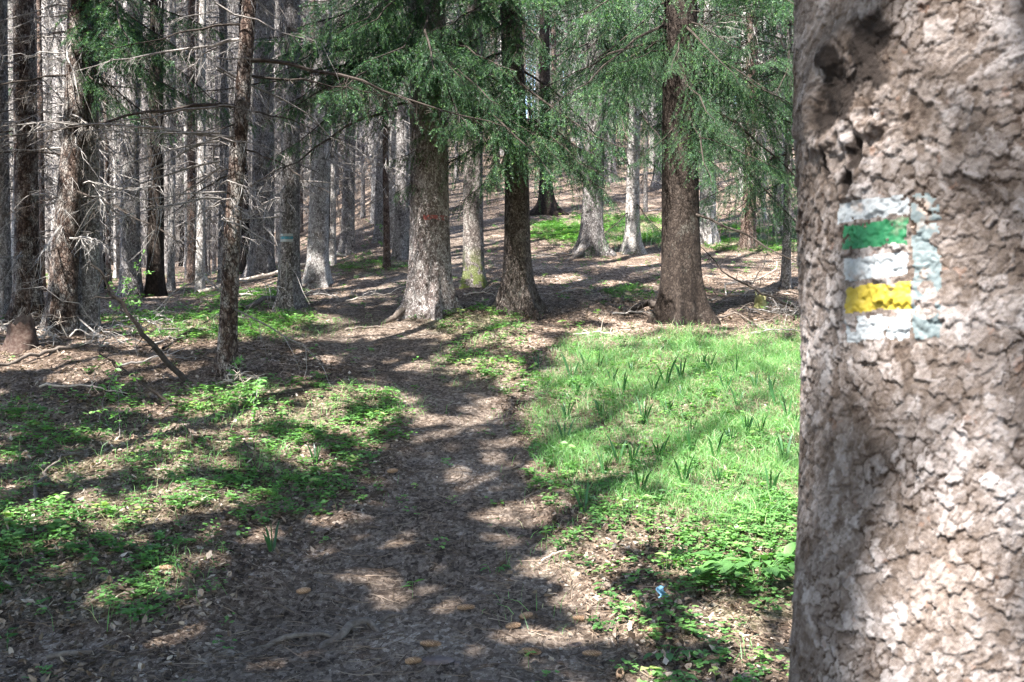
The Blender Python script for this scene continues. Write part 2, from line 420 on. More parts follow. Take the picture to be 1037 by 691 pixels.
# ------------------------------------------------------------------ ground sheet
def build_ground():
    def axis(lo, hi, step, far_lo, far_hi, g=1.09):
        a = list(np.arange(lo, hi + 1e-6, step)); s = step; x = hi
        while x < far_hi: s *= g; x += s; a.append(min(x, far_hi))
        s = step; x = lo; b = []
        while x > far_lo: s *= g; x -= s; b.append(max(x, far_lo))
        return np.array(b[::-1] + a)
    xs = axis(-7, 6, 0.045, -500, 500); ys = axis(3.5, 17, 0.045, -400, 500)
    X, Y = np.meshgrid(xs, ys)
    Z = terrain(X, Y)
    near = np.exp(-((Y - 9) / 12) ** 2)
    PX, PY = proj(X, np.maximum(Y, 0.5), Z)
    pm = path_mask(PX, PY) * (Y > 2)
    Z = Z + near * ((fbm(X * 9, Y * 9, 21, 3) - 0.5) * 0.05) * (1 - 0.6 * pm) - 0.03 * pm * near
    Z = Z + near * (vnoise(X * 22, Y * 22, 5) - 0.5) * 0.012
    g = np.maximum(herbs(PX, PY), meadow(PX, PY)) * (Y > 2)
    V = np.stack([X, Y, Z], -1).reshape(-1, 3)
    ny, nx = X.shape
    i = np.arange(ny - 1)[:, None]; j = np.arange(nx - 1)[None, :]
    F = np.stack([i * nx + j, i * nx + j + 1, (i + 1) * nx + j + 1, (i + 1) * nx + j], -1).reshape(-1, 4)
    t = NT('forest_floor')
    pos = t.n('NewGeometry').outputs['Position']
    n1 = t.noise(pos, 1.3, 4, 0.6); n2 = t.noise(pos, 14, 5, 0.7); n3 = t.noise(pos, 75, 4, 0.75)
    mp = t.n('Mapping'); mp.inputs['Scale'].default_value = (1, 0.5, 1); t.l(pos, mp.inputs['Vector'])
    vor = t.n('TexVoronoi', feature='F1'); vor.inputs['Scale'].default_value = 55; t.l(mp.outputs[0], vor.inputs['Vector'])
    sc = t.n('SeparateColor'); t.l(vor.outputs['Color'], sc.inputs[0])
    f = t.math('ADD', t.math('MULTIPLY', n2, 0.45), t.math('MULTIPLY', n3, 0.4))
    f = t.math('ADD', f, t.math('MULTIPLY', sc.outputs[0], 0.22))
    f = t.math('ADD', f, t.math('MULTIPLY', t.math('SUBTRACT', n1, 0.5), 0.35))
    c = t.ramp(f, [(0.34, (0.020, 0.014, 0.010)), (0.48, (0.090, 0.063, 0.048)), (0.60, (0.19, 0.143, 0.113)), (0.75, (0.42, 0.35, 0.30))])
    pth = t.ramp(f, [(0.36, (0.030, 0.021, 0.016)), (0.5, (0.105, 0.080, 0.064)), (0.64, (0.205, 0.163, 0.134)), (0.78, (0.42, 0.36, 0.31))])
    c = t.mix(t.attr('path'), c, pth)
    gm = t.n('MapRange'); gm.inputs['From Min'].default_value = 0.42; gm.inputs['From Max'].default_value = 0.62
    t.l(t.math('ADD', t.math('MULTIPLY', t.attr('green'), 0.30), t.math('MULTIPLY', n2, 0.65)), gm.inputs['Value'])
    green = t.ramp(n3, [(0.3, (0.03, 0.06, 0.015)), (0.7, (0.08, 0.15, 0.03))])
    c = t.mix(t.math('MULTIPLY', t.math('MULTIPLY', gm.outputs[0], t.attr('green')), 0.30), c, green)
    h = t.math('ADD', t.math('MULTIPLY', n3, 0.6), t.math('ADD', t.math('MULTIPLY', n2, 0.9), t.math('MULTIPLY', sc.outputs[1], 0.3)))
    m = t.out(t.principled(c, 0.95, t.bump(h, 0.8, 0.03), 0.1))
    me = mesh_np('ground', V, F, m, None, None, {'green': g.ravel(), 'path': pm.ravel()}, True)
    tag(link('ground', me), kind='structure')
    return xs, ys, Z
GX, GY, GZ = build_ground()
def gz(x, y):
    """height of the built sheet (bilinear)"""
    x = np.asarray(x, float); y = np.asarray(y, float)
    i = np.clip(np.searchsorted(GX, x) - 1, 0, len(GX) - 2); j = np.clip(np.searchsorted(GY, y) - 1, 0, len(GY) - 2)
    fx = (x - GX[i]) / (GX[i + 1] - GX[i]); fy = (y - GY[j]) / (GY[j + 1] - GY[j])
    return (GZ[j, i] * (1 - fx) + GZ[j, i + 1] * fx) * (1 - fy) + (GZ[j + 1, i] * (1 - fx) + GZ[j + 1, i + 1] * fx) * fy

# ------------------------------------------------------------------ spruce parts
def trunk_mesh(name, R0, H, mat, sides=24, flare=0.6, lobes=5, lean=(0, 0), seed=0, sweep=0.0, fh=0.28):
    r = np.random.default_rng(seed)
    zs = np.concatenate([[-0.5, -0.25], np.linspace(-0.08, 0.9, 16), np.linspace(1.15, 7, 22), np.linspace(8, H, 9)])
    th = np.arange(sides) / sides * 2 * math.pi
    Z, T = np.meshgrid(zs, th, indexing='ij')
    ph = r.uniform(0, 6.28, 4)
    lob = 0.5 + 0.5 * np.cos(lobes * T + ph[0] + 0.8 * np.sin(T * 2 + ph[1]))
    lob2 = 0.5 + 0.5 * np.cos((lobes + 3) * T + ph[2])
    zz = np.maximum(Z, 0)
    fl = flare * ((0.16 + 0.25 * lob2) * np.exp(-zz / fh) + 1.25 * lob ** 5 * np.exp(-zz / (fh * .55)) + .35 * lob ** 3 * np.exp(-zz / (fh * 1.5))) + 0.10 * np.exp(-zz / 1.2)
    tap = np.clip(1 - Z / H, 0.02, 1) ** 0.75
    rad = R0 * (tap + fl + 0.03 * (vnoise(T * 3, Z * 1.3, seed) - .5) + 0.04 * (vnoise(T * 6, Z * 5, seed + 3) - .5))
    kx, ky = r.normal(size=2) * 0.03
    ax = lean[0] * Z + kx * np.sin(Z * 0.55 + ph[3]) * sstep(0, 3, Z) + sweep * (1 - np.exp(-zz / 0.8))
    ay = lean[1] * Z + ky * np.sin(Z * 0.5) * sstep(0, 3, Z)
    V = np.stack([ax + rad * np.cos(T), ay + rad * np.sin(T), Z], -1).reshape(-1, 3)
    n = len(zs)
    i = np.arange(n - 1)[:, None]; a = np.arange(sides)[None, :]; b = (a + 1) % sides
    F = np.stack([i * sides + a, i * sides + b, (i + 1) * sides + b, (i + 1) * sides + a], -1).reshape(-1, 4)
    return mesh_np(name, V, F, mat, None, np.full(len(V), .5), None, True)

def curve_pts(p0, d0, L, droop, K, r, wob=0.04, up=0.0):
    """N polylines: start p0 (N,3), direction d0, length L (N,), drooping with gravity"""
    N = len(p0); s = np.linspace(0, 1, K)
    L = np.broadcast_to(L, (N,)); droop = np.broadcast_to(droop, (N,))
    d = unit(d0)
    P = p0[:, None, :] + d[:, None, :] * (s[None, :, None] * L[:, None, None])
    P[:, :, 2] -= (droop * L)[:, None] * s[None, :] ** 1.6
    P[:, :, 2] += up * L[:, None] * s[None, :] ** 4
    w = np.cumsum(r.normal(size=(N, K, 3)), axis=1) * (wob * L / K ** 0.5)[:, None, None]
    w[:, 0] = 0
    return P + w
def sample_on(P, t):
    """P (N,K,3), t (N,m) in 0..1 -> points and tangents (N,m,3)"""
    N, K, _ = P.shape
    f = np.clip(t, 0, 0.9999) * (K - 1); i = f.astype(int); f = (f - i)[..., None]
    n = np.arange(N)[:, None]
    a = P[n, i]; b = P[n, i + 1]
    return a * (1 - f) + b * f, unit(b - a)

def bough_arrays(P0, D0, L, droop, r, spacing=0.06, subs=0.06, per_m=130, nl=0.02, nw=0.003, hang=0.5, side_len=0.42, wood=True, tips=True, latwood=True):
    """live spruce branches; returns MB parts lists (wood V,F), (needles V,F,tint)"""
    N = len(P0)
    main = curve_pts(P0, D0, L, droop, 8, r, 0.05, 0.10)
    mb = MB()
    if wood:
        s = np.linspace(1, 0.15, 8)
        V, F, _ = tubes(main, (1.0 if latwood else 0.45) * (0.006 + 0.007 * np.broadcast_to(L, (N,)))[:, None] * s[None, :], 5)
        mb.add(V, F, 0.4, 1)
    ns = max(4, int(np.mean(L) / spacing))
    t = (np.arange(ns)[None, :] + r.uniform(0, 1, (N, ns))) / ns * 0.9 + 0.1
    B, T = sample_on(main, t)
    side = np.where((np.arange(ns) % 2) == 0, 1.0, -1.0)[None, :, None] * np.ones((N, ns, 1))
    perp = unit(np.cross(T, np.array([0, 0, 1.0])))
    D = T * 0.75 + perp * side * r.uniform(0.6, 1.1, (N, ns, 1)) + np.array([0, 0, -1.0]) * hang * r.uniform(0.3, 1.3, (N, ns, 1)) + r.normal(size=(N, ns, 3)) * 0.12
    Ls = (np.broadcast_to(L, (N,))[:, None] * side_len * (1.02 - t) ** 0.8 * np.minimum(1, t / 0.25) * r.uniform(0.6, 1.15, (N, ns)) + 0.07)
    B = B.reshape(-1, 3); D = D.reshape(-1, 3); Ls = Ls.reshape(-1)
    lat = curve_pts(B, D, Ls, hang * 0.6, 4, r, 0.05)
    if wood and latwood:
        V, F, _ = tubes(lat, np.full((len(lat), 1), 0.0022) * np.array([1, .8, .6, .4]), 3)
        mb.add(V, F, 0.4, 1)
    # sub shoots
    m = max(2, int(np.mean(Ls) / subs))
    t2 = (np.arange(m)[None, :] + r.uniform(0, 1, (len(lat), m))) / m * 0.95 + 0.05
    B2, T2 = sample_on(lat, t2)
    side2 = np.where((np.arange(m) % 2) == 0, 1.0, -1.0)[None, :, None]
    perp2 = unit(np.cross(T2, np.array([0, 0, 1.0]) + 0.3 * r.normal(size=T2.shape)))
    D2 = T2 * 0.8 + perp2 * side2 * 0.75 + np.array([0, 0, -1.0]) * hang * 0.4 + r.normal(size=T2.shape) * 0.1
    L2 = np.clip(Ls[:, None] * 0.35 * (1.05 - t2), 0.03, 0.14) * r.uniform(0.7, 1.2, t2.shape)
    B2 = B2.reshape(-1, 3); D2 = unit(D2.reshape(-1, 3)); L2 = L2.reshape(-1)
    # needle-bearing segments
    segA = [B2]; segB = [B2 + D2 * L2[:, None]]; seg_t = [np.ones(len(B2))]
    for k in range(3): segA.append(lat[:, k]); segB.append(lat[:, k + 1]); seg_t.append(np.full(len(lat), 0.3 if k < 2 else 0.8))
    A = np.concatenate(segA); Bv = np.concatenate(segB); st = np.concatenate(seg_t)
    ln = np.linalg.norm(Bv - A, axis=1)
    cnt = np.maximum(1, np.round(ln * per_m + r.uniform(-0.5, 0.5, len(ln)))).astype(int)
    idx = np.repeat(np.arange(len(A)), cnt)
    u = r.uniform(0, 1, len(idx))[:, None]
    base = A[idx] * (1 - u) + Bv[idx] * u
    ax = unit(Bv - A)[idx]
    rad = unit(np.cross(ax, r.normal(size=(len(idx), 3))))
    nd = ax * 0.75 + rad * 0.85 + np.array([0, 0, 0.15])
    V, F = blades(base, nd, nl * r.uniform(0.7, 1.2, len(idx)), nw, r)
    shoot_t = r.uniform(0, 1, len(A))
    tint = 0.02 + 0.44 * shoot_t[idx] + 0.18 * r.uniform(0, 1, len(idx))
    if tips:
        tipm = (st[idx] == 1.0) & (u[:, 0] > 0.6) & (shoot_t[idx] > 0.45)
        tint = tint + 0.28 * tipm
    mb.add(V, F, np.repeat(np.clip(tint, 0, 1), 4), 0)
    return mb

BOUGH = []
for k in range(5):
    r = np.random.default_rng(100 + k)
    mb = bough_arrays(np.zeros((1, 3)), np.array([[1.0, 0, -0.05 - 0.1 * (k % 3)]]), np.array([2.0]), 0.35 + 0.06 * k, r, 0.046, 0.034, 280, 0.021, 0.0040, 0.45 + 0.12 * k, 0.40)
    BOUGH.append(mb.mesh('bough_%d' % k, [M['needles'], M['darkbranch']]))

# gaps cut into the crowns to shape the sunlight: needles removed along chosen rays
LIT_AT = [(385, 60, 11.0, .8), (340, 40, 11.2, .6), (440, 105, 11.6, .7), (480, 40, 11.6, .6), (420, 20, 11.6, .6), (250, 20, 10, .2), (435, 260, 13, .16), (442, 200, 13, .14), (450, 150, 13, .14), (540, 150, 12.2, .6), (500, 190, 12.4, .4), (560, 90, 12.2, .6), (520, 40, 12.2, .5), (660, 70, 12.2, .6), (700, 110, 12.2, .5), (620, 120, 17, .8), (580, 60, 17, .8), (650, 30, 18, .8),
       (690, 170, 12.3, .3), (780, 150, 15, .5), (760, 90, 15, .4), (800, 210, 15, .4), (110, 90, 10.6, .35), (150, 20, 11, .35), (60, 220, 11.8, .2), (50, 260, 11.8, .14), (320, 240, 14.5, .12), (324, 150, 14.5, .12), (238, 170, 10, .10), (236, 230, 10, .08),
       (292, 170, 13.4, .08), (596, 200, 19, .2), (642, 180, 19, .25), (644, 80, 19, .25), (720, 180, 20, .4), (525, 70, 12.4, .3), (455, 60, 12, .3), (606, 90, 18, .4), (202, 230, 15, .3), (173, 220, 15, .3), (130, 200, 15, .15), (700, 20, 12.6, .2)]
LIT = [(60, 365, 95, 12, .9), (150, 352, 60, 7, .8), (110, 520, 120, 30, .5), (70, 470, 90, 25, .35), (300, 412, 120, 18, .65), (200, 450, 120, 14, .4), (90, 600, 90, 12, .4), (740, 560, 70, 22, .6), (640, 600, 70, 18, .5), (195, 637, 32, 8, 1), (60, 560, 80, 30, .5), (300, 475, 80, 14, .4),
       (370, 335, 80, 9, .75), (290, 337, 50, 5, .6), (385, 546, 20, 5, .8), (420, 602, 26, 9, .9), (480, 488, 38, 8, .85), (400, 578, 50, 4, .35), (528, 512, 22, 14, .9), (600, 562, 62, 34, .8), (410, 366, 44, 5, .6), (345, 525, 22, 4, .6),
       (700, 420, 165, 95, 1.0), (600, 420, 70, 70, .9), (720, 520, 120, 45, .85), (765, 600, 60, 50, .5), (640, 545, 60, 30, .6), (745, 480, 80, 34, .9), (700, 368, 130, 18, .95), (565, 470, 30, 34, .6), (560, 645, 60, 9, .5), (740, 682, 60, 10, .6), (300, 660, 60, 5, .5), (160, 600, 40, 8, .4),
       (600, 310, 60, 7, .6), (755, 326, 45, 8, .85), (800, 300, 24, 20, .6), (520, 345, 44, 10, .6), (475, 325, 44, 8, .6), (620, 236, 110, 16, .95), (600, 180, 110, 22, .6), (462, 240, 22, 28, .7), (770, 246, 60, 12, .9), (740, 285, 44, 10, .6),
       (240, 330, 110, 10, .65), (250, 290, 90, 9, .6), (440, 690, 40, 8, .3), (560, 285, 60, 6, .6), (520, 575, 30, 10, .5)]
FORE = (1.40 * math.sin(R_(23.1)), 1.40 * math.cos(R_(23.1)))
def sun_gap(Wp):
    x, y, z = Wp[:, 0], Wp[:, 1], Wp[:, 2]
    gx, gy = x.copy(), y.copy()
    for _ in range(5):
        t = (z - terrain(gx, gy)) / SUN[2]; gx = x - t * SUN[0]; gy = y - t * SUN[1]
    ok = gy > 2.5
    px, py = proj(gx, np.where(ok, gy, 3), terrain(gx, gy))
    L = np.full(len(x), 0.04)
    for cx, cy, rx, ry, a in LIT: L = np.maximum(L, min(1, a * 1.15) * ell(px, py, cx, cy, rx * 1.2, ry * 1.2, .7))
    nn = sstep(.28, .72, 0.42 * fbm(gx * 2.3, gy * 2.3, 401, 3) + 0.58 * fbm(gx * 5.5, gy * 5.5, 402, 2))
    gap = ok & (nn < L)
    for ax_, ay_, ad, rr_ in LIT_AT:                      # sunlit boughs and trunk faces
        q = Wp - at(ax_, ay_, ad); tt = q @ SUN; dist = np.linalg.norm(q - tt[:, None] * SUN, axis=1)
        gap |= (tt > .9) & (dist < rr_ * (0.5 + 0.9 * fbm(x * 2 + ax_, z * 2 + y, 407, 2)))
    # light that lands on the painted trunk
    h = SUN[:2] / np.linalg.norm(SUN[:2]); e = np.array([-h[1], h[0]])
    dx, dy = x - FORE[0], y - FORE[1]
    along = dx * h[0] + dy * h[1]; s_ = dx * e[0] + dy * e[1]; zt = z - (along - .18) / np.linalg.norm(SUN[:2]) * SUN[2]
    nt = sstep(.25, .75, fbm(s_ * 26, zt * 22, 405, 3))
    Lt = np.where((s_ > -.045) & (s_ < .075), 0.96, np.where(zt > 1.42, .42, .22))
    gap |= (np.abs(s_) < .26) & (zt > .6) & (zt < 2.3) & (along > 0) & (nt < Lt)
    return gap
def crown_mesh(name, seed, z0, H, Rmax, per_m=34, nl=0.075, nw=0.026, step=0.50, per=4, ragged=0.0, world=None):
    r = np.random.default_rng(seed)
    P0 = []; D0 = []; L = []; dr = []
    z = z0
    while z < H - 0.4:
        t = (z - z0) / (H - z0)
        ln = Rmax * min(1.0, (1 - t) * 1.25) * (0.75 + 0.25 * min(1, t * 6))
        for k in range(per):
            if r.random() < ragged * (1 - t): continue
            a = r.uniform(0, 6.283)
            P0.append((0, 0, z + r.uniform(-.2, .2))); el_ = 0.35 * t - 0.1
            D0.append((math.cos(a), math.sin(a), el_)); L.append(max(0.35, ln * r.uniform(0.6, 1.15))); dr.append(0.34 - 0.25 * t + r.uniform(-.08, .08))
        z += step * r.uniform(0.8, 1.2)
    mb = bough_arrays(np.array(P0), np.array(D0), np.array(L), np.array(dr), r, 0.16, 0.12, per_m, nl, nw, 0.4, 0.36, True, False, world is None)
    if world is not None:  # drop needles that would block the planned sun flecks
        blk = [q for q in range(len(mb.V)) if mb.M[q][0] == 0][0]
        Vn = mb.V[blk].reshape(-1, 4, 3); keep = ~(sun_gap(Vn[:, 0] + np.array(world)) | sun_gap(Vn[:, 2] + np.array(world)) | sun_gap(Vn.mean(1) + np.array(world)))
        mb.V[blk] = Vn[keep].reshape(-1, 3); mb.T[blk] = mb.T[blk].reshape(-1, 4)[keep].reshape(-1)
        off = mb.F[blk][0, 0]; mb.F[blk] = off + np.arange(keep.sum() * 4).reshape(-1, 4); mb.M[blk] = np.zeros(keep.sum(), int)
    return mb.mesh(name, [M['needles'], M['darkbranch']])
CROWN = [crown_mesh('crown_a', 1, 6.0, 22, 2.3), crown_mesh('crown_b', 2, 7.5, 23, 2.1), crown_mesh('crown_c', 3, 5.0, 19, 2.0), crown_mesh('crown_d', 4, 8.5, 24, 2.3)]
LEFTCROWN = [crown_mesh('crown_left_%d' % k, 20 + k, 10.5 + k, 20 + k, 1.7, 20, .07, .016, .6, 3) for k in range(3)]
LOWCROWN = [crown_mesh('crown_low_a', 6, 2.6, 17, 2.0, per=3, ragged=0.35), crown_mesh('crown_low_b', 7, 3.4, 19, 2.2, per=3, ragged=0.35), crown_mesh('crown_low_c', 8, 1.8, 13, 1.6, per=3, ragged=0.3)]

def dead_mesh(name, seed, z0=0.8, z1=8.5, n=70, Lm=1.1, thick=1.0, mat='twig'):
    r = np.random.default_rng(seed)
    a = r.uniform(0, 6.283, n); z = r.uniform(z0, z1, n)
    P0 = np.stack([0 * a, 0 * a, z], -1)
    D0 = np.stack([np.cos(a), np.sin(a), r.uniform(-0.45, 0.15, n)], -1)
    L = Lm * r.uniform(0.25, 1.25, n)
    main = curve_pts(P0, D0, L, r.uniform(0.05, 0.35, n), 6, r, 0.07)
    mb = MB()
    V, F, _ = tubes(main, (0.0035 + 0.0065 * L[:, None]) * thick * np.array([1, .85, .7, .5, .35, .15]), 4)
    mb.add(V, F, r.uniform(0.2, .8))
    m = 9
    t2 = r.uniform(0.2, 1, (n, m))
    B, T = sample_on(main, t2)
    D = T * 0.7 + unit(r.normal(size=B.shape)) * 0.7 + np.array([0, 0, -0.55])
    L2 = (L[:, None] * 0.32 * r.uniform(0.3, 1.2, (n, m))).reshape(-1)
    tw = curve_pts(B.reshape(-1, 3), D.reshape(-1, 3), L2, 0.3, 4, r, 0.12)
    V, F, ix = tubes(tw, np.full((len(tw), 1), 0.0032) * thick * np.array([1, .8, .55, .25]), 3)
    mb.add(V, F, r.uniform(0.1, 1, len(tw))[ix])
    return mb.mesh(name, [M[mat]])
DEAD = [dead_mesh('dead_%d' % k, 40 + k, 0.6, 9.0, 90) for k in range(6)]
DEADFAR = [dead_mesh('dead_far_%d' % k, 60 + k, 0.8, 11.0, 80, 1.2, 1.6) for k in range(4)]

def deadbranch_mesh(name, seed, L, droop, nsub=16, mat='darkbranch', th=1.0, sub=0.35):
    r = np.random.default_rng(seed)
    main = curve_pts(np.zeros((1, 3)), np.array([[1.0, 0, 0.0]]), np.array([L]), droop, 12, r, 0.03)
    mb = MB(); V, F, _ = tubes(main, (0.017 * th * np.linspace(1, 0.15, 12))[None, :], 6); mb.add(V, F, 0.4)
    t2 = np.sort(r.uniform(0.1, 1, (1, nsub)))
    B, T = sample_on(main, t2)
    D = T * 0.6 + unit(r.normal(size=B.shape)) * 0.6 + np.array([0, 0, -0.3])
    L2 = (sub * (1.2 - t2) * r.uniform(0.4, 1.4, t2.shape)).reshape(-1)
    tw = curve_pts(B.reshape(-1, 3), D.reshape(-1, 3), L2, 0.35, 5, r, 0.12)
    V, F, ix = tubes(tw, np.full((len(tw), 1), 0.0042) * th * np.array([1, .8, .6, .4, .2]), 3); mb.add(V, F, r.uniform(0, 1, len(tw))[ix])
    t3 = r.uniform(0.2, 1, (len(tw), 4)); B3, T3 = sample_on(tw, t3)
    D3 = T3 * 0.5 + unit(r.normal(size=B3.shape)) * 0.8 + np.array([0, 0, -0.3])
    L3 = (L2[:, None] * 0.4 * r.uniform(0.4, 1.2, t3.shape)).reshape(-1)
    t4 = curve_pts(B3.reshape(-1, 3), D3.reshape(-1, 3), L3, 0.3, 4, r, 0.12)
    V, F, ix = tubes(t4, np.full((len(t4), 1), 0.0022) * np.array([1, .8, .5, .3]), 3); mb.add(V, F, r.uniform(.3, 1, len(t4))[ix])
    return mb.mesh(name, [M[mat]])
DBR = [deadbranch_mesh('dead_branch_%d' % k, 80 + k, 2.0, 0.05 + 0.1 * (k % 3), 26, 'darkbranch' if k % 2 == 0 else 'twig') for k in range(6)]

# ------------------------------------------------------------------ the foreground trunk with the painted trail blaze
def foreground_tree():
    D = 1.40; az = R_(23.1)
    cx, cy = D * math.sin(az), D * math.cos(az)
    g0 = float(gz(cx, cy))
    root = empty('spruce_tree', (cx, cy, g0), 'thick rough barked spruce right beside the camera, painted with white, green and yellow trail stripes', 'tree')
    zr = [0, .3, .6, 0.95, 1.1, 1.3, 1.5, 1.68, 1.78, 1.9, 2.2, 5, 14, 22]; rr = [.40, .30, .25, .226, .2125, .2035, .1995, .2035, .2085, .2075, .203, .18, .09, .01]
    # dense arc towards the camera
    cam_dir = math.atan2(-cy, -cx)
    dense = np.linspace(-1.42, 1.42, 380); coarse = np.linspace(1.42, 2 * math.pi - 1.42, 60)[1:-1]
    th = np.concatenate([dense, coarse]) + cam_dir
    zd = np.concatenate([np.linspace(-0.35, 0.9, 60)[:-1], np.arange(0.9, 2.05, 0.0016), np.linspace(2.06, 2.6, 40), np.linspace(2.7, 22, 50)])
    Z, T = np.meshgrid(zd, th, indexing='ij')
    R0 = np.interp(Z, zr, rr)
    s = 0.2 * (T - cam_dir)                      # arc length
    wx = (fbm(s * 50, Z * 42, 31, 4) - .5) * 0.022 + (fbm(s * 210, Z * 210, 33, 2) - .5) * 0.006; wy = (fbm(s * 50, Z * 42, 57, 4) - .5) * 0.024 + (fbm(s * 210, Z * 210, 59, 2) - .5) * 0.006
    wx2 = (fbm(s * 8, Z * 8, 91, 2) - .5) * 0.06
    su = s + wx + wx2; sv = Z + wy
    f1, e1, c1, dx, dy = voronoi(su / 0.0130, sv / 0.0195, 5, 1.0)
    f1b, e2, c2, dx2, dy2 = voronoi((su + 0.6 * wy) / 0.0062, (sv + wx) / 0.0085, 15, 1.0)
    _, e3, c3, dx3, dy3 = voronoi((su + wx) / 0.030, (sv - wy) / 0.075, 35, 1.0)
    cw = fbm(s * 18, Z * 18, 131, 3)                       # where cracks gape and where flakes lie shut
    gape = sstep(0.42, 0.68, cw)
    plate = 1 - (1 - sstep(0.01, 0.07 + 0.10 * gape, e1)) * (0.25 + 0.75 * gape)
    big3 = sstep(0.0, 0.07, e3)
    fine = 1 - (1 - sstep(0.0, 0.22, e2)) * sstep(0.35, 0.6, fbm(s * 25, Z * 25, 141, 3))
    tilt = dx * np.cos(c1 * 31) * 0.8 - dy * (0.9 + 0.5 * np.sin(c1 * 17))
    h = -0.0022 * (1 - plate) - 0.0010 * (1 - fine) + 0.0034 * (c1 - .5) + 0.0014 * dx * np.cos(c1 * 31) - 0.0042 * dy * (.6 + .8 * c1) + 0.0018 * (c2 - .5) - 0.0016 * dy2 - 0.0030 * (1 - big3) + 0.0016 * (c3 - .5)
    h *= 0.52; h += 0.006 * (fbm(s * 7, Z * 5, 71, 2) - .5) + 0.0012 * (fbm(s * 200, Z * 200, 81, 2) - .5)
    plate = plate * (0.4 + 0.6 * big3)
    # dark resin scar / knot near the top left with folds under it
    def hit(px, py, r=0.205):
        dxr, dzr = (px - CX) / FPX, (CY - py) / FPX
        a = dxr ** 2 + 1; b = -2 * (dxr * cx + cy); c = cx * cx + cy * cy - r * r
        q = max(b * b - 4 * a * c, 0); tt = (-b - math.sqrt(q)) / (2 * a)
        x, y, z = dxr * tt, tt, EYE + dzr * tt
        return 0.2 * (math.atan2(y - cy, x - cx) - cam_dir), z - g0
    scar = np.zeros_like(s)
    for (px, py, ru, rv, dep, dk) in ((850, 92, .030, .036, -.007, 1.0), (838, 122, .020, .020, -.006, .95), (880, 48, .020, .045, -.002, .7), (868, 150, .008, .020, -.006, .8), (884, 128, .012, .008, .005, .0), (858, 186, .010, .012, -.004, .6), (838, 170, .006, .02, -.004, .6), (842, 60, .014, .02, .004, .6)):
        uu, vv = hit(px, py)
        d2 = ((s - uu + wx * 0.8) / ru) ** 2 + ((Z - vv + wy * 0.8) / rv) ** 2
        h += dep * np.exp(-d2 * 1.4) + (-dep * 0.9) * np.exp(-(np.sqrt(d2) - 1.5) ** 2 * 3)
        scar = np.maximum(scar, dk * (1 - sstep(0.4, 1.6, d2 + (fbm(s * 45, Z * 45, 3, 4) - .5) * 3.4)))
    h += scar * 0.009 * (fbm(s * 55, Z * 55, 77, 3) - .35)
    RR = R0 + h * np.clip(sstep(-1.5, -1.35, T - cam_dir) * sstep(1.5, 1.35, T - cam_dir), 0, 1)
    # wrap-around roots near the foot
    RR = RR + 0.14 * np.exp(-np.maximum(Z, 0) / 0.22) * (0.4 + 0.6 * np.cos(5 * T + 1) ** 2)
    bx = RR * np.cos(T); by = RR * np.sin(T)
    V = np.stack([bx, by, Z], -1)
    nz, nt = Z.shape
    i = np.arange(nz - 1)[:, None]; a = np.arange(nt)[None, :]; b = (a + 1) % nt
    F = np.stack([i * nt + a, i * nt + b, (i + 1) * nt + b, (i + 1) * nt + a], -1).reshape(-1, 4)
    me = mesh_np('trunk', V.reshape(-1, 3), F, M['fore'], None, None, {'plate': (plate * (0.55 + 0.45 * fine)).ravel(), 'cell': (0.6 * c1 + 0.4 * c2).ravel(), 'scar': scar.ravel()}, True)
    link('trunk', me, root)
    # paint: patches of the bark surface lifted by the thickness of the paint
    nrm = np.stack([np.cos(T), np.sin(T), 0 * T], -1)
    edge_n = (fbm(s * 110, Z * 110, 44, 3) - .5)
    def stripe(name, pts, mat, label, thick=0.0001, cover=0.0, holes=0.08):
        (xa, ya), (xb, yb), (xc, yc), (xd, yd) = pts      # pixel corners tl, tr, br, bl
        ua, va = hit(xa, ya); ub, vb = hit(xb, yb); uc, vc = hit(xc, yc); ud, vd = hit(xd, yd)
        ul, ur = (ua + ud) / 2, (ub + uc) / 2
        k = np.clip((s - ul) / (ur - ul), 0, 1)
        top = va + (vb - va) * k; bot = vd + (vc - vd) * k
        inn = np.minimum.reduce([(s - ul), (ur - s), (top - Z), (Z - bot)]) + edge_n * 0.007
        mask = (inn > 0) & (plate * (0.6 + 0.4 * fine) > holes + edge_n * 0.4) & (fbm(s * 60, Z * 60, 12, 3) > cover)
        mask = mask.reshape(-1)
        Fk = F[mask[F].all(axis=1)]
        if len(Fk) == 0: return
        used = np.unique(Fk); mp = np.full(mask.size, -1); mp[used] = np.arange(len(used))
        Vp = (V + nrm * thick).reshape(-1, 3)[used]
        o = link(name, mesh_np(name, Vp, mp[Fk], mat, None, None, None, True), root); o['label'] = label
    stripe('painted_stripe', [(845, 206), (920, 196), (920, 217), (847, 227)], M['white'], 'topmost white painted stripe')
    stripe('painted_stripe', [(848, 229), (917, 219), (917, 247), (850, 255)], M['green'], 'green painted stripe', holes=0.08)
    stripe('painted_stripe', [(850, 262), (919, 254), (920, 278), (852, 286)], M['white'], 'middle white painted stripe')
    stripe('painted_stripe', [(852, 291), (921, 284), (923, 312), (854, 318)], M['yellow'], 'yellow painted stripe', holes=0.08)
    stripe('painted_stripe', [(852, 321), (920, 315), (921, 344), (853, 347)], M['white'], 'lowest white painted stripe', cover=0.30, holes=.2)
    stripe('old_paint_band', [(922, 196), (947, 194), (958, 345), (922, 346)], M['paleblue'], 'faded pale blue upright band of old paint', cover=0.40, holes=.12)
    link('crown', crown_mesh('crown', 501, 5.0, 21, 2.6, 22, .12, .07, .42, 6, world=(cx, cy, g0)), root)
    return root
foreground_tree()

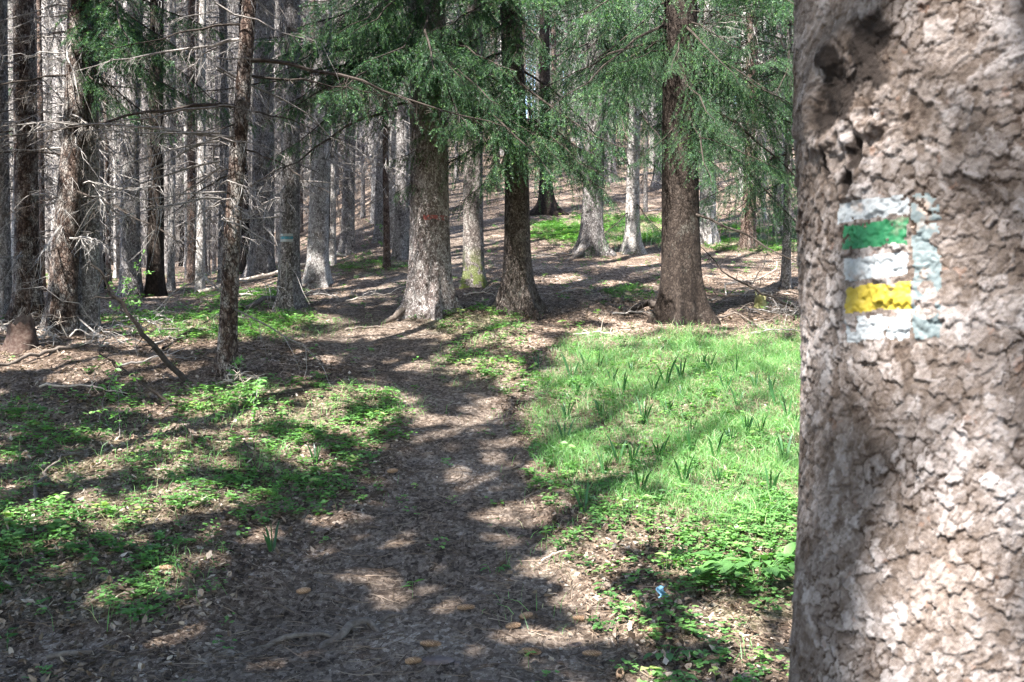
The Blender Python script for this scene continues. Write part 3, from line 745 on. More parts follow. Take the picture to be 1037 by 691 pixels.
# ------------------------------------------------------------------ main spruces of the photograph
def spruce(px, py, w, top, tone, label, group=None, flare=0.6, lobes=5, crown=None, sides=48, dead=None, boughs=(), branches=(), seed=0, H=20.0, sweep=0, cat='tree', fh=.28, d=None, wy=200):
    P = ground(px, py) if d is None else np.array([(px - CX) / FPX * d, d, float(terrain((px - CX) / FPX * d, d))])
    P[2] = float(gz(P[0], P[1]))
    dd = P[1]
    hz = EYE + (CY - wy) / FPX * dd - P[2]
    R0 = w / 2 / FPX * dd / (max(0.3, 1 - hz / H) ** 0.75)
    ztop = EYE + CY / FPX * dd - P[2]
    lean = ((top - px) / FPX * dd / ztop, 0)
    root = empty('spruce_tree', P, label, cat, group)
    link('trunk', trunk_mesh('trunk', R0, H, M[tone], sides, flare, lobes, lean, seed, sweep, fh), root)
    def ax(z): return (lean[0] * z + sweep * (1 - math.exp(-z / .8)), 0, z)
    if crown is not None:
        mesh, sc = crown
        lz = 9.0
        if dd < 22 and mesh in CROWN:
            q = CROWN.index(mesh); o = link('crown', crown_mesh('crown', 700 + seed, (7.5, 8., 6.3, 9.)[q], (22, 23, 19, 24)[q], 2.3, 26, .09, .045, .45, 5, world=tuple(P)), root)
        else:
            o = link('crown', mesh, root, rot=(0, lean[0] * 0.9, seed * 1.7), sc=sc)
    if dead is not None:
        link('dead_twigs', dead, root, rot=(0, lean[0] * 0.9, seed * 2.1))
    for k, (by, adeg, L, v) in enumerate(boughs):
        z = EYE + (CY - by) / FPX * dd - P[2]
        tilt = random.uniform(-6, 10)
        link('bough', BOUGH[v], root, loc=ax(z), rot=(R_(random.uniform(-15, 15)), R_(tilt), R_(adeg)), sc=L / 2.0)
    for k, (by, adeg, L, v, pit) in enumerate(branches):
        z = EYE + (CY - by) / FPX * dd - P[2]
        link('dead_branch', DBR[v], root, loc=ax(z), rot=(0, R_(pit), R_(adeg)), sc=L / 2.0)
    return root, P
TREES = []
def T(*a, **k):
    r_, P = spruce(*a, **k); TREES.append((P[0], P[1])); return r_, P

def rb(n, ylo, yhi, alo, ahi, Llo, Lhi, seed):
    r = random.Random(seed)
    return [(r.uniform(ylo, yhi), r.uniform(alo, ahi), r.uniform(Llo, Lhi), r.randrange(5)) for _ in range(n)]
def rd(n, ylo, yhi, alo, ahi, Llo, Lhi, seed, plo=-5, phi=15):
    r = random.Random(seed)
    return [(r.uniform(ylo, yhi), r.uniform(alo, ahi), r.uniform(Llo, Lhi), r.randrange(6), r.uniform(plo, phi)) for _ in range(n)]

big, Pbig = T(436, 316, 38, 432, 'bark_big', 'thickest spruce beside the path, faded red paint band on its flared grey trunk', flare=0.50, lobes=5, seed=3, fh=0.30, H=26,
  crown=(CROWN[1], 1.0), boughs=rb(18, -130, 60, -175, 0, 1.3, 2.2, 1) + rb(12, -20, 80, -165, -20, 1.3, 2.1, 41) + [(10, -150, 2.1, 1), (0, -168, 1.7, 2), (22, -158, 1.6, 0), (38, -145, 1.5, 4), (-15, -140, 2.2, 3), (35, -110, 2.4, 3), (60, -60, 2.2, 4), (35, -30, 2.4, 2), (70, -130, 1.8, 0), (80, -80, 1.6, 2)],
  branches=[(60, 190, 2.8, 0, 8), (100, -140, 2.6, 2, 15)])
T(525, 316, 24, 519, 'bark_dusky', 'dark spruce with spreading root feet and green boughs hanging, just right of the path', flare=1.0, lobes=5, seed=5, fh=0.30, H=19,
  crown=(CROWN[2], 1.0), boughs=rb(18, -110, 130, -200, 20, 1.0, 1.8, 2) + rb(5, -20, 120, -140, -40, 1.0, 1.7, 42) + rb(7, 60, 165, -180, -30, .9, 1.5, 22) + [(120, -40, 1.2, 4), (140, -110, 1.0, 3), (100, -160, 1.5, 3)])
T(480, 289, 19, 477, 'bark_mossy', 'grey spruce with a pale mossy foot, standing behind between the two flared trunks', flare=0.55, lobes=4, seed=6, crown=(CROWN[0], 1.0), boughs=rb(10, -60, 130, 0, 360, 1.0, 1.8, 3))
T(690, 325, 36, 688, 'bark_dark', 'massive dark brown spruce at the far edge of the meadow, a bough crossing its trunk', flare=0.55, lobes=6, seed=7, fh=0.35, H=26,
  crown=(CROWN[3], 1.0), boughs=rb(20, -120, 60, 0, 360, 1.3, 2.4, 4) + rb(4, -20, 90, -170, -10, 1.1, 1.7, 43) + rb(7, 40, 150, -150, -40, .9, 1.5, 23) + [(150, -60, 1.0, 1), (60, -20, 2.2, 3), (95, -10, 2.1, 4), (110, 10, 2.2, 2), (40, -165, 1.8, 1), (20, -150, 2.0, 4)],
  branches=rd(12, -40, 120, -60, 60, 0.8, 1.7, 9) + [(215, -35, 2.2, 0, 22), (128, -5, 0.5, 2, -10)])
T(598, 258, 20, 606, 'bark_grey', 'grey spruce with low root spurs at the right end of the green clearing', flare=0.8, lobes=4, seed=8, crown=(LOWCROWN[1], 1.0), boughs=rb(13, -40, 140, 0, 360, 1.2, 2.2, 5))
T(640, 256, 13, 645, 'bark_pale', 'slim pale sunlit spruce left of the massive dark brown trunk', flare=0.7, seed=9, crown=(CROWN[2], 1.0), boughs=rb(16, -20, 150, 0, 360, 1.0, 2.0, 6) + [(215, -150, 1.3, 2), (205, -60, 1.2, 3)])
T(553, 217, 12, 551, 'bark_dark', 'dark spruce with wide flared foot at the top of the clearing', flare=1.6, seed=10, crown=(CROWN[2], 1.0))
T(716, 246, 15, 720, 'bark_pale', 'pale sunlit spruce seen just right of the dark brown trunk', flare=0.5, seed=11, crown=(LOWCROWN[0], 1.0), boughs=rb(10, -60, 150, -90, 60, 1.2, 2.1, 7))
T(757, 252, 13, 762, 'bark_red', 'reddish brown spruce with low green boughs, nearest the painted tree on the slope', flare=0.4, seed=12, crown=(LOWCROWN[2], 1.0), boughs=rb(22, -60, 190, -220, 40, 1.1, 2.2, 8), dead=DEAD[2])
T(796, 262, 8, 800, 'bark_grey', 'thin twiggy grey spruce half hidden by the painted trunk', flare=0.4, seed=13, d=15.5, crown=(LOWCROWN[2], 0.9), boughs=rb(16, -30, 200, -200, -10, 1.0, 1.9, 9), dead=DEAD[3])
blz, Pblz = T(292, 313, 19, 296, 'bark_grey', 'straight grey spruce carrying a small white and blue trail mark', flare=0.55, seed=14, crown=(CROWN[0], 1.0), dead=DEAD[0])
T(321, 291, 19, 328, 'bark_pale', 'pale grey spruce right of the one with the small mark', flare=0.5, seed=15, crown=(CROWN[1], 1.0), dead=DEAD[1])
T(264, 283, 22, 272, 'bark_grey', 'broad shaded grey spruce left of the one with the small trail mark', flare=0.5, seed=16, crown=(CROWN[3], 1.0), dead=DEAD[2])
T(229, 380, 16, 247, 'bark_rugged', 'slim dark spruce leaning right in the left foreground with long dead branches', flare=0.5, lobes=4, seed=17, fh=.18, H=15, crown=(CROWN[2], 0.8),
  dead=DEAD[4], branches=[(108, 178, 2.4, 0, 4), (140, -172, 2.2, 1, -8), (62, -5, 2.6, 0, 12), (112, 5, 1.1, 2, 2), (40, 170, 1.8, 3, 5), (25, 182, 1.4, 0, 8), (195, -150, 1.3, 5, -5), (75, 30, 1.6, 4, -10), (150, -20, 1.2, 2, 12)] + rd(8, -20, 220, 0, 360, .5, 1.2, 17))
T(62, 337, 24, 76, 'bark_rugged', 'reddish sunlit spruce at the left behind the tangle of bleached twigs', flare=0.4, seed=18, fh=.4, crown=(CROWN[0], 0.9), dead=DEAD[5],
  boughs=rb(5, -60, 50, -70, 10, 1.0, 1.6, 24) + [(40, -40, 1.4, 1), (55, -10, 1.3, 3), (70, -30, 1.1, 2), (0, -20, 1.6, 0)], branches=rd(10, 60, 260, -180, 0, 0.8, 2.0, 20))
T(28, 325, 22, 24, 'bark_rugged', 'rotten barked leaning spruce at the far left with torn reddish foot', flare=0.6, seed=19, crown=(CROWN[2], 1.0), dead=DEAD[1], branches=rd(8, 60, 260, -180, 0, 0.8, 1.6, 21))
T(88, 333, 21, 92, 'bark_grey', 'grey spruce pressed close behind the reddish sunlit trunk', flare=0.4, seed=20, crown=(CROWN[1], 1.0), dead=DEAD[3], boughs=[(10, -30, 1.7, 1), (35, 0, 1.5, 3), (-20, -60, 2.0, 2), (60, -20, 1.3, 0), (20, 20, 1.8, 4)])
T(4, 318, 13, 2, 'bark_grey', 'grey spruce cut by the left edge of the view', flare=0.4, seed=21, crown=(CROWN[1], 1.0), dead=DEAD[4])
T(132, 301, 18, 137, 'bark_grey', 'straight bluish grey spruce, third broad trunk from the left', flare=0.3, seed=22, crown=(CROWN[0], 1.0), dead=DEAD[0])
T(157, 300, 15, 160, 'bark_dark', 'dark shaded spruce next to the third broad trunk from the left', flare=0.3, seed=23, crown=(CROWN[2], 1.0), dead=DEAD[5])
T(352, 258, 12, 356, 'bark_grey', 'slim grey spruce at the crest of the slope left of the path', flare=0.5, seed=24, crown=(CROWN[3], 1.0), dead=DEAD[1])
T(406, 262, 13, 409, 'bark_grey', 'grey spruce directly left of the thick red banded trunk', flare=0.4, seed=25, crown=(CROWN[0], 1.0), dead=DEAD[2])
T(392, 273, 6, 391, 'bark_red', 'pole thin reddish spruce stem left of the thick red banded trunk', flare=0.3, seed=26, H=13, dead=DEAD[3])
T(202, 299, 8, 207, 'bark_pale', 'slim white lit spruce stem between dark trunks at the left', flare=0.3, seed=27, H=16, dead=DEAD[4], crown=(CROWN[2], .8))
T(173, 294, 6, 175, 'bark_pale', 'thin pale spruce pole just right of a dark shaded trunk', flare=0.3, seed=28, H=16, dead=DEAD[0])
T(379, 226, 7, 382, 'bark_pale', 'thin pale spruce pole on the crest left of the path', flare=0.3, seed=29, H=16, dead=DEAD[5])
T(617, 184, 11, 622, 'bark_grey', 'grey spruce high on the open slope above the clearing', flare=0.8, seed=30, crown=(CROWN[1], 1.0))
T(668, 190, 12, 668, 'bark_grey', 'grey spruce high on the slope close to the dark brown trunk', flare=0.5, seed=31, crown=(LOWCROWN[0], 1.0))

# small trail mark on the grey spruce and the red band on the thick one
def patch(root, P, px, py, wpx, hpx, mat, name, Rsurf, label, seed=0, wear=0.42):
    d = P[1]
    z0 = EYE + (CY - py) / FPX * (d - Rsurf) - P[2]; hh = hpx / FPX * d
    tc = -math.pi / 2 + (px[0]) ; 
    n, m = 60, max(8, int(60 * hpx / wpx))
    th = np.linspace(px[0], px[1], n); zs = np.linspace(z0 - hh / 2, z0 + hh / 2, m)
    ob = [c for c in root.children if c.name.startswith('trunk')][0].data
    co = np.empty(len(ob.vertices) * 3, np.float32); ob.vertices.foreach_get('co', co); co = co.reshape(-1, 3)
    Z, Tt = np.meshgrid(zs, th, indexing='ij')
    sides = 48; rings = co.reshape(-1, sides, 3); rz = rings[:, 0, 2]
    thr = np.linspace(0, 2 * math.pi, sides + 1)
    k = np.clip(np.searchsorted(rz, zs) - 1, 0, len(rz) - 2)
    V = np.zeros((m, n, 3))
    for a in range(m):
        f = (zs[a] - rz[k[a]]) / (rz[k[a] + 1] - rz[k[a]])
        ring = rings[k[a]] * (1 - f) + rings[k[a] + 1] * f
        c = ring.mean(axis=0); q = np.vstack([ring, ring[:1]])
        tt = np.mod(th, 2 * math.pi)
        x = np.interp(tt, thr, q[:, 0]); y = np.interp(tt, thr, q[:, 1])
        V[a, :, 0] = c[0] + (x - c[0]) * 1.015 ; V[a, :, 1] = c[1] + (y - c[1]) * 1.015 - 0.001; V[a, :, 2] = zs[a]
    keep = fbm(Tt * 9, Z * 30, seed, 3) > wear
    i = np.arange(m - 1)[:, None]; j = np.arange(n - 1)[None, :]
    F = np.stack([i * n + j, i * n + j + 1, (i + 1) * n + j + 1, (i + 1) * n + j], -1).reshape(-1, 4)
    F = F[keep.reshape(-1)[F].all(axis=1)]
    o = link(name, mesh_np(name, V.reshape(-1, 3), F, mat, None, None, None, True), root); o['label'] = label
fr = -math.pi / 2
patch(blz, Pblz, (fr - 0.75, fr + 0.55), 238, 12, 2.4, M['oldwhite'], 'painted_stripe', .11, 'upper white stripe of the small trail mark', 1, .25)
patch(blz, Pblz, (fr - 0.75, fr + 0.55), 241.0, 12, 2.8, M['bluepaint'], 'painted_stripe', .11, 'blue green stripe of the small trail mark', 2, .2)
patch(blz, Pblz, (fr - 0.75, fr + 0.55), 243.8, 12, 2.4, M['oldwhite'], 'painted_stripe', .11, 'lower white stripe of the small trail mark', 3, .25)
patch(big, Pbig, (fr - 0.25, fr + 1.1), 220, 40, 5, M['redpaint'], 'red_paint_band', .25, 'faded red paint band', 4, .44)

# ------------------------------------------------------------------ the stand behind: every trunk a tree of its own
groups = {
  'l': ('slender grey spruce in the crowded twiggy stand left of the path', 'spruces of the crowded stand left of the path'),
  'c': ('distant spruce on the litter covered slope above the path and clearing', 'spruces on the slope above the clearing'),
  'r': ('distant spruce with hanging green boughs on the slope behind the dark brown trunk', 'spruces behind the dark brown trunk')}
FAR_TR = {}
for tone in ('bark_grey', 'bark_pale', 'bark_dark', 'bark_red'):
    for k in range(5):
        R0 = (0.085, 0.11, 0.14, 0.17, 0.045)[k]
        FAR_TR[(tone, k)] = trunk_mesh('trunk', R0, 19.0, M[tone], 12, 0.5, 4, (random.uniform(-.015, .015), 0), 200 + k + len(tone))
rs = random.Random(4)
placed = list(TREES); nleft = 0; count = 0; tries = 0
while count < 262 and tries < 90000:
    tries += 1
    d = 15.5 + (1 - rs.random() ** 0.75) * 62 if rs.random() < .55 else rs.uniform(15.5, 75)
    u = rs.uniform(-0.53, 0.30)
    x, y = u * d, d
    px = CX + u * FPX
    if nleft > 185 and px < 420: continue
    if px < 420:
        zone = 'l'; sp = 0.7 + d * 0.006
        if d > 46: continue
    elif px < 665:
        zone = 'c'; sp = 1.9
        if d < 27: continue
        if 425 < px < 500 and d < 60 and rs.random() < .7: continue
    else:
        zone = 'r'; sp = 1.7
        if d < 19 or px > 840: continue
    # keep the gap of open ground between the near trunks
    if zone == 'l' and d < 18 and px > 180 : continue
    if any((x - a) ** 2 + (y - b) ** 2 < sp * sp for a, b in placed): continue
    placed.append((x, y)); count += 1; nleft += zone == 'l'
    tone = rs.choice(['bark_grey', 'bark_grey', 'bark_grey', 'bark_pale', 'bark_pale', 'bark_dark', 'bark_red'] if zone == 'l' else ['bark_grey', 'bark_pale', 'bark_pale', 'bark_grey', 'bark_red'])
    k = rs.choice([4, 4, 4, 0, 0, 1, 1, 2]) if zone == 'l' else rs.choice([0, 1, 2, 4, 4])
    g = float(gz(x, y)); lab, grp = groups[zone]
    e = empty('spruce_tree', (x, y, g), lab, 'tree', grp)
    e.rotation_euler = (0, 0, rs.uniform(0, 6.28)); s = rs.uniform(0.88, 1.15)
    e.scale = (s, s, s)
    link('trunk', FAR_TR[(tone, k)], e)
    if zone == 'l':
        link('dead_twigs', rs.choice(DEAD if d < 30 else DEADFAR), e)
        link('crown', rs.choice(LEFTCROWN), e)
    elif zone == 'c':
        link('crown', rs.choice([CROWN[0], LOWCROWN[0], LOWCROWN[1], CROWN[2]]), e)
        link('dead_twigs', rs.choice(DEADFAR), e)
    else:
        link('crown', rs.choice(LOWCROWN), e)
        link('dead_twigs', rs.choice(DEADFAR), e)
print('far trees', count, tries)
for k in range(4000):
    d = rs.uniform(13, 60); u = rs.uniform(.30, .75); x, y = u * d, d
    if any((x - a) ** 2 + (y - b) ** 2 < 6.5 for a, b in placed): continue
    if len(placed) > 27 + count + 24: break
    placed.append((x, y))
    e = empty('spruce_tree', (x, y, float(gz(x, y))), 'spruce standing on the slope behind the painted trunk', 'tree', 'spruces hidden behind the painted trunk')
    e.rotation_euler = (0, 0, rs.uniform(0, 6.28))
    link('trunk', FAR_TR[(rs.choice(['bark_grey', 'bark_red']), rs.choice([0, 1, 2, 3]))], e)
    link('crown', rs.choice(LOWCROWN), e); link('dead_twigs', rs.choice(DEADFAR), e)

# unseen trees added beside and behind the camera to shade the ground
side_lab = ('unseen tall spruce added to shade the forest floor', 'unseen spruces added for shade around the camera')
side_xy = [(-3.2, 3.0), (-5.4, 1.2), (-4.6, 5.6), (-7.6, 3.8), (-6.9, 6.6), (-8.6, 9.0), (-4.4, -0.2), (-6.4, -1.6), (-9.4, 0.6), (-8.8, -4.2), (-11.5, -2.2), (-12, 3), (-11, 6.5), (-12, 10), (-10, 13),
                           (-1.3, -2.6), (-3.6, -4.2), (-5.6, -6.6), (-1.2, -6.2), (1.5, -3.4), (3.3, -1.2), (4.8, 2.0), (4.6, 5.2), (6.6, 7.5), (7.6, 3.5), (6.6, -0.8), (8.5, 11), (8.5, 15), (1.4, -7), (4.2, -5), (-8.5, -8), (-3.4, -9), (9, -4), (11, 6), (-14, 6), (-14, -5)]
for k, (x, y) in enumerate(side_xy):
    e = empty('spruce_tree', (x, y, float(gz(x, y))), side_lab[0], 'tree', side_lab[1])
    link('trunk', FAR_TR[('bark_grey', k % 4)], e)
    link('crown', crown_mesh('crown', 600 + k, 4.6 + (k % 3), 20 + k % 5, 3.3, 22, .13, .085, .42, 6, world=tuple(e.location)), e)

# far wood that reads as one mass
def distant_wood():
    r = np.random.default_rng(77)
    n = 1500
    d = r.uniform(66, 135, n); u = r.uniform(-0.62, 0.62, n)
    nr = np.arange(n) < 600
    d = np.where(nr, r.uniform(44, 70, n), d); u = np.where(nr, r.uniform(-0.6, -0.12, n), u)
    x = u * d; z = gz(x, d)
    base = np.stack([x, d, z - 0.5], -1)
    K = 4; s = np.linspace(0, 1, K)
    H = r.uniform(15, 22, n)
    P = base[:, None, :] + s[None, :, None] * H[:, None, None] * np.array([0, 0, 1.0]) + r.normal(size=(n, 1, 3)) * np.array([.3, 0, 0]) * s[None, :, None]
    V, F, ix = tubes(P, r.uniform(0.1, 0.2, n)[:, None] * np.array([1.1, .85, .6, .15]), 6)
    mb = MB(); mb.add(V, F, r.uniform(0, 1, n)[ix], 0)
    m = 450
    idx = np.repeat(np.arange(n), m)
    hz = 0.22 + 0.78 * r.uniform(0, 1, len(idx)) ** 0.8
    rad = (1 - hz) * 2.6 + 0.3; a = r.uniform(0, 6.283, len(idx)); q = np.sqrt(r.uniform(0.05, 1, len(idx)))
    B = base[idx] + np.stack([rad * q * np.cos(a), rad * q * np.sin(a), hz * H[idx]], -1)
    D = np.stack([np.cos(a), np.sin(a), -0.6 + 0 * a], -1) + r.normal(size=(len(idx), 3)) * 0.3
    V, F = blades(B, D, r.uniform(0.2, 0.5, len(idx)), 0.10, r)
    mb.add(V, F, np.repeat(r.uniform(0.1, 0.7, len(idx)), 4), 1)
    o = link('distant_wood', mb.mesh('distant_wood', [M['twig'], M['needles']]))
    tag(o, 'far spruce wood closing the view behind the stand', 'forest', kind='stuff')
distant_wood()

# ------------------------------------------------------------------ ground cover
def scatter(n, ymin=3.6, ymax=17, r=rng, power=1.0, wide=0.52, near=0.0):
    """points uniform on the ground inside the view wedge"""
    y = np.sqrt(r.uniform(ymin ** 2, ymax ** 2, n))
    if near: y = ymin + (y - ymin) * r.uniform(0, 1, n) ** (0.5 * near)
    u = r.uniform(-wide, 0.48, n)
    x = u * y; z = gz(x, y); px, py = proj(x, y, z)
    return x, y, z, px, py
def grass():
    r = np.random.default_rng(301)
    x, y, z, px, py = scatter(620000, 4, 14.5, r)
    patch_ = fbm(x * 2.2, y * 2.2, 61, 3)
    dens = meadow(px, py) * (0.30 + 0.70 * sstep(.35, .6, patch_)) * sstep(720, 460, py) + 0.09 * herbs(px, py) * sstep(.4, .65, patch_)
    k = r.uniform(0, 1, len(x)) < dens * 0.85
    B = np.stack([x, y, z - 0.005], -1)[k]; n = len(B)
    tall = fbm(B[:, 0] * 1.4, B[:, 1] * 1.4, 17, 3)
    L = r.uniform(0.035, 0.125, n) * (0.6 + 0.9 * tall)
    D = r.normal(size=(n, 3)) * 0.33; D[:, 2] = 1
    S = unit(np.cross(D, r.normal(size=(n, 3)))); D = unit(D); w = r.uniform(0.0022, 0.0045, n)[:, None]
    mid = B + D * L[:, None] * 0.55
    bend = unit(np.stack([D[:, 0], D[:, 1], 0 * L], -1)) * (L * r.uniform(0.1, 0.5, n))[:, None]
    tip = B + D * L[:, None] + bend - np.array([0, 0, 1.0]) * (L * r.uniform(0, .2, n))[:, None]
    V = np.stack([B - S * w / 2, B + S * w / 2, mid + S * w * .45, mid - S * w * .45, tip], 1).reshape(-1, 3)
    i = np.arange(n)[:, None] * 5
    F4 = i + np.array([0, 1, 2, 3]); F3 = i + np.array([3, 2, 4])
    tint = np.clip(0.15 + 0.55 * patch_[k] + 0.25 * r.uniform(-1, 1, n), 0, .92)
    tint = np.where(r.uniform(0, 1, n) < 0.06, 1.0, tint)
    me = mesh_np('grass', V, [F4, F3], M['grass'], None, np.repeat(tint, 5))
    tag(link('grass', me), 'short bright green grass filling the sunlit meadow', 'grass', kind='stuff'); print('grass', n)
grass()
def leaves_at(B, N, L, W, r, tint):
    """small leaf quads, facing roughly N"""
    n = len(B)
    T1 = unit(np.cross(N, r.normal(size=(n, 3)))); T2 = unit(np.cross(N, T1))
    L = L[:, None]; W = W[:, None]
    V = np.stack([B, B + T1 * L * .45 - T2 * W / 2 - N * W * .06, B + T1 * L, B + T1 * L * .45 + T2 * W / 2 - N * W * .06], 1)
    return V.reshape(-1, 3), np.arange(n * 4).reshape(-1, 4), np.repeat(tint, 4)
def herb_cover():
    r = np.random.default_rng(302)
    x, y, z, px, py = scatter(130000, 4, 27, r)
    p = fbm(x * 1.7, y * 1.7, 33, 4)
    dens = herbs(px, py) * (.12 + .88 * sstep(.38, .64, p)) * .82 * (1 - .85 * path_mask(px, py))
    dens = np.maximum(dens, 0.010 + 0 * p)
    k = r.uniform(0, 1, len(x)) < dens
    B = np.stack([x, y, z], -1)[k]; pt = p[k]; n = len(B)
    m = 9
    off = r.normal(size=(n, m, 3)) * np.array([0.028, 0.028, 0]) ; hgt = r.uniform(0.012, 0.065, (n, m))
    off[:, :, 2] = hgt
    C = (B[:, None, :] + off).reshape(-1, 3)
    N = unit(np.array([0, 0, 1.0]) + r.normal(size=C.shape) * 0.30)
    s = r.uniform(0.6, 1.3, (n, 1)) * r.uniform(0.7, 1.2, (n, m)); s = s.reshape(-1)
    t = np.clip(0.25 + 0.5 * np.repeat(r.uniform(0, 1, n), m) + 0.2 * r.uniform(-1, 1, n * m), 0, 1)
    mb = MB()
    for q in range(3):        # trifoliate
        a = q * 2.094 + r.uniform(0, 6.28, len(C)) * 0 + np.repeat(r.uniform(0, 6.28, n), m) + q * .01
        d = np.stack([np.cos(a), np.sin(a), 0 * a + r.uniform(-.25, .15, len(a))], -1)
        sd = unit(np.cross(N, d)); ln = (0.021 * s)[:, None]
        V = np.stack([C, C + d * ln * .6 - sd * ln * .5, C + d * ln * 1.05, C + d * ln * .6 + sd * ln * .5], 1).reshape(-1, 3)
        mb.add(V, np.arange(len(C) * 4).reshape(-1, 4), np.repeat(t, 4))
    o = link('ground_herbs', mb.mesh('ground_herbs', [M['herb']]))
    tag(o, 'low three leaved herbs and wood sorrel patches on the forest floor', 'ground cover', kind='stuff'); print('herbs', n)
    # bigger single leaves on stalks among them
    k2 = r.uniform(0, 1, len(x)) < dens * 0.20
    B = np.stack([x, y, z], -1)[k2]; n = len(B)
    m = 5; a = r.uniform(0, 6.28, (n, m)); ln = r.uniform(0.03, 0.075, (n, m)); h = r.uniform(0.03, 0.11, (n, 1)) * r.uniform(.5, 1, (n, m))
    d = np.stack([np.cos(a), np.sin(a), r.uniform(-.1, .5, (n, m))], -1)
    C = B[:, None, :] + np.stack([0 * a, 0 * a, h], -1)
    C = C.reshape(-1, 3); d = unit(d.reshape(-1, 3)); ln = ln.reshape(-1)
    sd = unit(np.cross(d, np.array([0, 0, 1.0]) + r.normal(size=d.shape) * .3)); w = (ln * r.uniform(.3, .6, len(ln)))[:, None]; L = ln[:, None]
    V = np.stack([C, C + d * L * .45 - sd * w / 2, C + d * L - np.array([0, 0, 1]) * L * .2, C + d * L * .45 + sd * w / 2], 1).reshape(-1, 3)
    mb = MB(); mb.add(V, np.arange(len(C) * 4).reshape(-1, 4), np.repeat(np.clip(np.repeat(r.uniform(0, 1, n), m), 0, 1), 4))
    st = B[:, None, :] + np.array([0, 0, 1.0]) * np.linspace(-.02, 1, 3)[None, :, None] * h.max(axis=1)[:, None, None]
    V, F, _ = tubes(st, np.full((n, 3), 0.0012), 3); mb.add(V, F, .3)
    o = link('leafy_undergrowth', mb.mesh('leafy_undergrowth', [M['herb']]))
    tag(o, 'scattered broader leaved seedlings rising over the sorrel', 'undergrowth', kind='stuff')
herb_cover()
def litter():
    r = np.random.default_rng(303)
    x, y, z, px, py = scatter(380000, 3.8, 17, r, near=1.0)
    pm = path_mask(px, py)
    cl = fbm(x * 3, y * 3, 71, 3)
    k = r.uniform(0, 1, len(x)) < (0.25 + 0.75 * sstep(.4, .6, cl)) * (1 - .80 * pm) * (1 - .6 * meadow(px, py))
    B = np.stack([x, y, z + r.uniform(0.001, 0.010, len(x))], -1)[k]; n = len(B)
    N = unit(np.array([0, 0, 1.0]) + r.normal(size=(n, 3)) * 0.35)
    s = r.uniform(0, 1, n) ** 5
    L = 0.007 + 0.055 * s * (1 - .65 * pm[k]); W = L * r.uniform(0.12, 0.75, n)
    t = np.clip(r.normal(0.40, 0.36, n), 0, 1)
    V, F, tt = leaves_at(B, N, L, W, r, t)
    mb = MB(); mb.add(V, F, tt)
    # needles / tiny twiglets
    x, y, z, px, py = scatter(26000, 3.8, 17, r, near=.8)
    P0 = np.stack([x, y, z + .004], -1); a = r.uniform(0, 6.28, len(x)); D = np.stack([np.cos(a), np.sin(a), r.uniform(0, .1, len(a))], -1)
    L = 0.03 + 0.16 * r.uniform(0, 1, len(x)) ** 2
    P = curve_pts(P0, D, L, 0.0, 4, r, .12); P[:, :, 2] = gz(P[:, :, 0], P[:, :, 1]) + .004 + r.uniform(0, .012, (len(x), 1))
    V, F, ix = tubes(P, (0.0008 + 0.011 * L[:, None]) * np.array([1, .9, .7, .3]), 3); mb.add(V, F, r.uniform(0.15, .85, len(x))[ix])
    # curled dead leaves, thick where the photo shows them
    x, y, z, px, py = scatter(60000, 3.8, 13, r, near=.8)
    mk = np.maximum.reduce([.55 * ell(px, py, 630, 600, 120, 75), .4 * ell(px, py, 720, 670, 110, 40), .4 * ell(px, py, 70, 400, 130, 30), .35 * ell(px, py, 90, 610, 160, 90), .3 * ell(px, py, 170, 500, 180, 70), 0.012 + 0 * px]) * (1 - .8 * path_mask(px, py))
    k = r.uniform(0, 1, len(x)) < mk * .6
    B = np.stack([x, y, z + r.uniform(.004, .02, len(x))], -1)[k]; n = len(B)
    N = unit(np.array([0, 0, 1.0]) + r.normal(size=(n, 3)) * .55); L = r.uniform(.018, .055, n); W = L * r.uniform(.35, .8, n)
    T1 = unit(np.cross(N, r.normal(size=(n, 3)))); T2 = np.cross(N, T1); L_ = L[:, None]; W_ = W[:, None]; cu = r.uniform(.1, .5, (n, 1))
    V = np.stack([B, B + T1 * L_ * .3 - T2 * W_ * .45 + N * W_ * cu, B + T1 * L_ * .55, B + T1 * L_ * .3 + T2 * W_ * .45 + N * W_ * cu, B + T1 * L_ + N * L_ * cu * .6, B + T1 * L_ * .75 - T2 * W_ * .35 + N * W_ * cu, B + T1 * L_ * .75 + T2 * W_ * .35 + N * W_ * cu], 1).reshape(-1, 3)
    i = np.arange(n)[:, None] * 7
    mb.add(V, np.concatenate([i + np.array([0, 1, 2, 3]), i + np.array([1, 5, 4, 2]), i + np.array([3, 2, 4, 6])]), np.repeat(np.clip(r.normal(.62, .22, n), 0, .97), 7))
    o = link('leaf_litter', mb.mesh('leaf_litter', [M['litter']]))
    tag(o, 'brown needles, bark flakes and dead leaves strewn over the floor', 'litter', kind='stuff'); print('litter', n)
litter()

